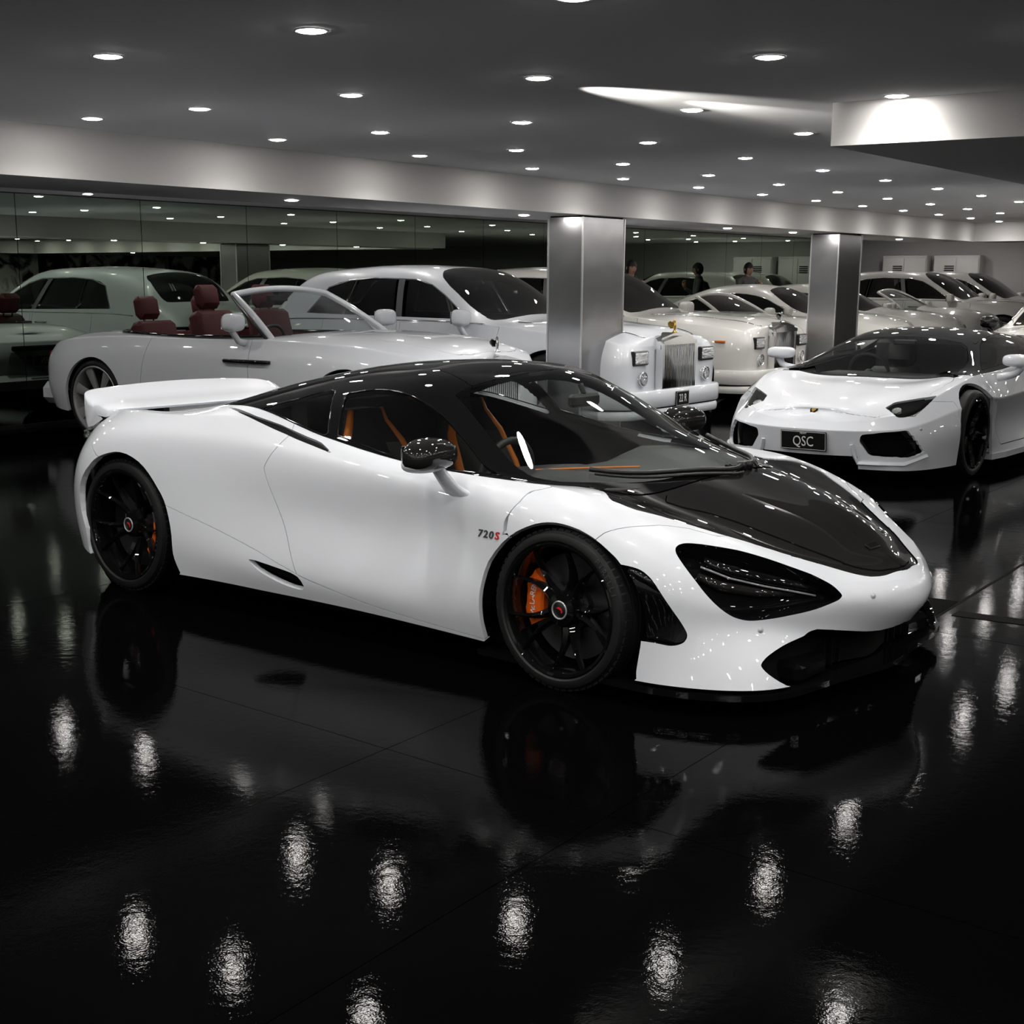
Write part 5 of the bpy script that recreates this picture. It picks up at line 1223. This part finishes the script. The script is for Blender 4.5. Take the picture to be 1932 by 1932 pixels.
# ------------------------------------------------------------------ the hall
def build_room():
    S=lambda o:(o.__setitem__('kind','structure'),o)[1]
    # polished black floor
    fl=mat('polished_black_floor',(.0012,.0012,.0013),.03,0,0,.5,ior=1.062)
    n,l,b=nodes(fl); tc=n.new('ShaderNodeTexCoord')
    t1=n.new('ShaderNodeTexNoise'); t1.inputs['Scale'].default_value=26; t1.inputs['Detail'].default_value=3
    t2=n.new('ShaderNodeTexNoise'); t2.inputs['Scale'].default_value=190; t2.inputs['Detail'].default_value=2
    ad=n.new('ShaderNodeMath'); ad.operation='MULTIPLY_ADD'; ad.inputs[1].default_value=.25
    l.new(tc.outputs['Object'],t1.inputs[0]); l.new(tc.outputs['Object'],t2.inputs[0]); l.new(t2.outputs[0],ad.inputs[0]); l.new(t1.outputs[0],ad.inputs[2])
    bu=n.new('ShaderNodeBump'); bu.inputs['Strength'].default_value=.10; bu.inputs['Distance'].default_value=.004; l.new(ad.outputs[0],bu.inputs['Height']); l.new(bu.outputs[0],b.inputs['Normal'])
    b=B(); b.box(-9.9,9,-12,27.5,-.12,.008); S(b.build('floor',mat('floor_joint',(.06,.06,.06),.6,0,0,.1)))
    # floor slabs, seams as in the photograph
    fl_o=bpy.data.objects['floor']
    fx=[-9.9,-8.44,-5.69,-2.94,-.195,.70,3.45,6.2,9.0]; Yk=lambda k,x:-1.83-.115*(x+.2)+2.75*k
    for i in range(len(fx)-1):
        x0,x1=fx[i]+.0015,fx[i+1]-.0015
        for k in range(-5,11):
            a_,b_=Yk(k,x0),Yk(k,x1); c_,d_=Yk(k+1,x0),Yk(k+1,x1)
            if k==-5: a_=b_=-12
            if k==10: c_=d_=27.5
            g=.0016; b=B(); b.prism([(x0,a_+g),(x1,b_+g),(x1,d_-g),(x0,c_-g)],.008,.02,'z'); b.build('floor_slab',fl,fl_o)
    # slot drain with grating in front of the car
    t=thing('slot_drain','black slotted floor drain running past the car nose','drain',(.70,1.2,.02))
    b=B(); b.box(-.008,.008,-1.0,8.0,-.011,.0012); b.build('channel_edge',DARK,t)
    for k in range(26): b=B(); b.box(-.20,-.01,-.30+k*.022,-.288+k*.022,.0002,.003); b.build('grating_bar',DARK,t)
    b=B(); b.box(.05,.75,-.05,.06,.0002,.002); b.build('cover_plate',DARK,t)
    cw=mat('ceiling_white',(.86,.86,.87),.85); ww=mat('wall_white',(.50,.49,.485),.8)
    b=B(); b.box(-9.9,9,-12,27.5,ZC,ZC+.1); S(b.build('ceiling',cw))
    b=B(); b.box(-4.98,-4.02,-12,17.6,ZB,ZC); b.box(-4.02,9,17.6,18.5,ZB,ZC); S(b.build('trim_1',ww))   # beam
    b=B(); b.box(-.10,3.0,1.535,9.5,2.147,ZC); S(b.build('trim_2',ww))
    # mirror wall in panels
    mm=mat('wall_mirror',(.40,.47,.39),.004,1.)
    wl=B(); wl.box(XM-.12,XM-.012,-12,27.5,0,ZC); wo=S(wl.build('wall_left',mat('mirror_backing',(.01,.012,.01),.6)))
    y=4.10-1.64*10
    while y<27.5:
        b=B(); b.box(XM-.010,XM,max(y,-12)+.003,min(y+1.634,27.5),.06,ZC-.012); b.build('mirror_panel',mm,wo); y+=1.64
    b=B(); b.box(XM,XM+.02,-12,27.5,0,.06); S(b.build('baseboard_left',mat('steel_skirting',(.3,.3,.3),.25,1.)))
    for nm,bx in (('wall_back',(-9.9,9,27.5,27.6)),('wall_front',(-9.9,9,-12.1,-12)),('wall_right',(9,9.1,-12,27.5))):
        b=B(); b.box(bx[0],bx[1],bx[2],bx[3],0,ZC); S(b.build(nm,ww))
    # opposite side: beam, dark picture panels, lit shelving, pillars (seen in the mirror)
    b=B(); b.box(7.2,8.0,-12,27.5,ZB,ZC); S(b.build('trim_3',ww))
    # pillars
    pm=mat('brushed_aluminium_cladding',(.42,.42,.43),.22,1.,aniso=.0)
    n,l,b_=nodes(pm); tc=n.new('ShaderNodeTexCoord'); w=n.new('ShaderNodeTexNoise'); w.inputs['Scale'].default_value=3; w.inputs['Detail'].default_value=1
    bu=n.new('ShaderNodeBump'); bu.inputs['Strength'].default_value=.08; bu.inputs['Distance'].default_value=.05; l.new(tc.outputs['Object'],w.inputs[0]); l.new(w.outputs[0],bu.inputs['Height']); l.new(bu.outputs[0],b_.inputs['Normal'])
    for i,(x0,x1,y0,y1,lb) in enumerate(PILLARS):
        t=thing('pillar',lb,'pillar',((x0+x1)/2,(y0+y1)/2,0)); hx,hy=(x1-x0)/2,(y1-y0)/2
        g=.004
        for nm,bx in (('cladding_panel',(-hx+g,hx-g,-hy,-hy+.01)),('cladding_panel',(-hx+g,hx-g,hy-.01,hy)),('cladding_panel',(-hx,-hx+.01,-hy+g,hy-g)),('cladding_panel',(hx-.01,hx,-hy+g,hy-g))):
            b=B(); b.box(bx[0],bx[1],bx[2],bx[3],0,ZB-.012); b.build(nm,pm,t)
        b=B(); b.box(-hx+.012,hx-.012,-hy+.012,hy-.012,0,ZB); b.build('core',DARK,t)
        b=B()
        for sx in (-1,1):
            for sy in (-1,1): b.box(sx*hx-.007,sx*hx+.007,sy*hy-.007,sy*hy+.007,0,ZB-.01)
        b.build('corner_strip',mat('corner_strip_alloy',(.75,.75,.75),.3,1.),t)
    # dark picture panels on the opposite wall, seen in the mirror
    rw=bpy.data.objects['wall_right']
    for k in range(24):
        pm_=bpy.data.materials.new('picture_print_%d'%k); pm_.use_nodes=True; n,l,b_=pm_.node_tree.nodes,pm_.node_tree.links,pm_.node_tree.nodes['Principled BSDF']
        tc=n.new('ShaderNodeTexCoord'); mp=n.new('ShaderNodeMapping'); mp.inputs['Location'].default_value=(k*3.1,k*1.7,k*.9); tx=n.new('ShaderNodeTexNoise'); tx.inputs['Scale'].default_value=1.5; tx.inputs['Detail'].default_value=4; tx.inputs['Distortion'].default_value=1.6
        cr=n.new('ShaderNodeValToRGB'); cr.color_ramp.elements[0].position=.47; cr.color_ramp.elements[0].color=(.012,.012,.012,1); cr.color_ramp.elements[1].position=.58; cr.color_ramp.elements[1].color=(.85,.85,.80,1)
        l.new(tc.outputs['Object'],mp.inputs[0]); l.new(mp.outputs[0],tx.inputs[0]); l.new(tx.outputs[0],cr.inputs[0]); l.new(cr.outputs[0],b_.inputs['Base Color']); b_.inputs['Roughness'].default_value=.35
        t=thing('wall_picture','tall dark black-and-white picture panel seen in the mirror, %s from the near end'%ORD[k],'picture',(8.99,-8.6+1.5*k,0),0,'picture panels seen in the mirror')
        b=B(); b.box(-.02,0,-.72,.72,.15,2.28); b.build('picture',pm_,t)
        b=B(); b.box(-.03,0,-.745,-.725,.12,2.30); b.box(-.03,0,.725,.745,.12,2.30); b.box(-.03,0,-.745,.745,2.28,2.30); b.build('picture_frame',TRIM,t)
    for i,(x0,lb) in enumerate(((-8.75,'left'),(-7.6,'right'))):
        t=thing('louvred_cabinet','tall grey cabinet with louvre vent by the end wall, %s of the two'%lb,'cabinet',(x0,27.1,.02))
        b=B(); b.bbox(0,1.0,0,.35,.02,1.98,.01); b.build('body',ww,t)
        for d in (0,1):
            b=B(); b.bbox(.02+.49*d,.49+.49*d,-.02,0,.06,1.93,.005); dd=b.build('door',ww,t)
            if d==0:
                for q in range(4): b=B(); b.box(.25,.46,-.03,-.018,1.60+q*.045,1.625+q*.045); b.build('louvre',TRIM,dd)
    return S
PILLARS=[(-4.48,-4.12,6.02,6.78,'grey metal-clad pillar standing behind the black car roof, nearest of the row'),
         (-4.52,-4.16,12.35,13.15,'grey metal-clad pillar beside the second limousine grille')]
XL=[-3.55,-2.76,-1.79,-.78,.25,1.3,2.3,3.3,4.35,5.4,6.5]
YL=[-1.45+1.432*k for k in range(-7,17)]
def build_streak_helper():
    # added bare spots imitating a reflected streak on the ceiling; no such lamps there
    for (x,y,z,tx,ty,e,sz) in ((-.86,.02,2.20,-.55,1.45,260,34),(-.70,.75,2.24,-.44,2.2,150,28)):
        l=bpy.data.lights.new('added_streak_spot','SPOT'); l.energy=e; l.spot_size=math.radians(sz); l.spot_blend=1; l.shadow_soft_size=.01; l.color=(1,.96,.9)
        o=link(bpy.data.objects.new('added_streak_spot',l)); o.location=(x,y,z); d=Vector((tx-x,ty-y,ZC-z)); o.rotation_euler=d.to_track_quat('-Z','Y').to_euler()
def build_lights():
    em=mat('lamp_glow',(1,1,1),.5,emit=(1,.965,.92),estr=200)
    ring=mat('lamp_ring',(.75,.75,.75),.3,0,.5)
    ld=bpy.data.lights.new('downlight_beam','SPOT'); ld.energy=LAMP_W; ld.spot_size=math.radians(146); ld.spot_blend=.45; ld.shadow_soft_size=.045; ld.color=(1,.97,.935)
    proto=None
    def place(x,y,z,label,group):
        nonlocal proto
        if proto is None:
            t=thing('ceiling_light',label,'ceiling light'); 
            r=B(); r.lathe([(.046,-.001),(.046,-.004),(.060,-.006),(.062,-.001)],28,axis='z'); r.build('trim_ring',ring,t,smooth=True)
            d=B(); d.lathe([(0,-.0105),(.030,-.0095),(.043,-.007),(.046,-.002)],24,axis='z'); d.build('lamp_face',em,t)
            l=bpy.data.objects.new('beam',ld); link(l,t); l.location=(0,0,-.022)
            proto=t
        else: t=copy_tree(proto)
        t.location=(x,y,z); t['label']=label; t['category']='ceiling light'; t['group']=group; return t
    inv=cam.matrix_world.inverted()
    def seen(x,y,z):
        p=inv@Vector((x,y,z)); 
        if p.z>=0: return False
        u=966-cam_d.shift_x*1932+2699.62*p.x/-p.z; v=966+cam_d.shift_y*1932-2699.62*p.y/-p.z; return -20<u<1950 and -20<v<1950
    for i,x in enumerate(XL):
        k=0
        for j,y in enumerate(YL):
            if -.3<x<3.1 and 1.2<y<9.7 and not (x<.3 and y<1.45): continue
            if y>17.4 and x>-4: continue
            if seen(x,y,ZC):
                place(x,y,ZC,'round ceiling downlight, %s from the left in the %s row out from the long beam'%(ORD[k],ORD[i]),'ceiling downlights'); k+=1
            else: place(x,y,ZC,'round ceiling downlight out of view beside or behind the camera','ceiling downlights out of view')
    for k,y in enumerate((2.566,5.603,7.224,9.784,11.643,13.535,15.52)): place(-4.48,y,ZB,'round downlight under the long beam, %s from the left'%ORD[k],'beam downlights')
    ld2=ld.copy(); ld2.energy=LAMP_W*.35
    for r,x in enumerate((-9.12,-8.3,-7.0,-6.0)):
        for k in range(12 if r else 3):
            t=place(x,-.1+2.4*k,ZC,'downlight over the parked row, %s from the left in the %s line from the mirror'%(ORD[k],ORD[r]),'row downlights')
            for c in t.children:
                if c.type=='LIGHT': c.data=ld2
    for k,x in enumerate((1.0,4.2)): place(x,18.0,ZB,'round downlight under the far cross beam, %s from the left'%ORD[k],'far beam downlights')
AVP={"opening":[[13.82,2.75],[13.4,2.87],[12.65,2.88],[12.06,1.27],[12.6,1.08],[13.17,1.21],[13.64,1.3],[13.85,2.29]],"headlight":[[12.27,5.0],[11.75,5.12],[11.23,4.63],[10.76,4.04],[11.48,3.8],[12.0,3.57],[12.59,3.81]],"mouth":[[13.88,0.55],[14.01,2.12]],"hlmid":[[12.47,3.9],[11.87,3.89],[11.11,4.0],[12.12,4.61]],"lips":[[[14.01,2.12],[13.96,1.44],[13.88,0.66],[13.4,0.64],[12.77,0.56],[11.92,1.02]]],"sensors":[[12.13,2.74]],"badge":[14.35,7.0]}
def put(o,x,y,deg): o.location=(x,y,.02); o.rotation_euler=(0,0,math.radians(deg)); return o
car,msh=build_mclaren()
build_room(); build_lights(); build_streak_helper()
put(build_dawn(),-5.0,4.70,-.8)
ph1=put(build_phantom('white limousine with tall chrome grille, number plate 22 R, behind the near pillar',plate_txt='22 R',statue_m=GOLD),-4.66,7.36,-3.0)
ph2=put(build_phantom('cream white limousine with chrome grille and amber side lamp, behind the first limousine',IVORY,None,True),-5.1,10.95,0)
wd_=put(build_wedge('white wedge-nosed roadster with black roof, number plate QSC, facing the camera',AVP,'QSC'),-1.455,5.965,-92.8)
gt=build_gt('pearl white coupe with long arched side window behind the second limousine'); put(gt,-5.5,16.9,0)
gc=build_gt('white open two-seater whose windscreen shows over the second limousine bonnet',open_top=True,name='open_tourer'); put(gc,-5.5,14.2,0)
def clone(o,label,x,y,deg):  # far-right copies: solid cars added in place of reflections in an end mirror
    c=copy_tree(o); c['label']=label; return put(c,x,y,deg)
clone(gt,'solid stand-in for a reflected white coupe whose windscreen shows just right of the far pillar',-5.4,19.1,0)
clone(gc,'solid stand-in for a reflected white open tourer between the far coupe and the far limousines',-5.5,21.7,0)
clone(ph2,'solid stand-in for a reflected white limousine at the far right, side on, nearer of the last two',-4.9,23.8,0)
clone(ph2,'solid stand-in for a reflected white limousine at the far right edge, last of the row',-4.7,25.95,0)
put(build_gt('white coupe with black door mirror cut by the right edge of the view',mirror_m=BLK),-1.2,11.7,-85)
build_person('person in a black jacket with one hand raised to the face, standing behind the limousines',(-8.85,15.55,.02),-.6,mat('black_jacket',(.008,.008,.009),.7))
build_person('person in a grey top seen from the shoulders up beyond the white coupe roof',(-9.0,20.4,.02),-.5,mat('grey_shirt',(.10,.10,.10),.8))
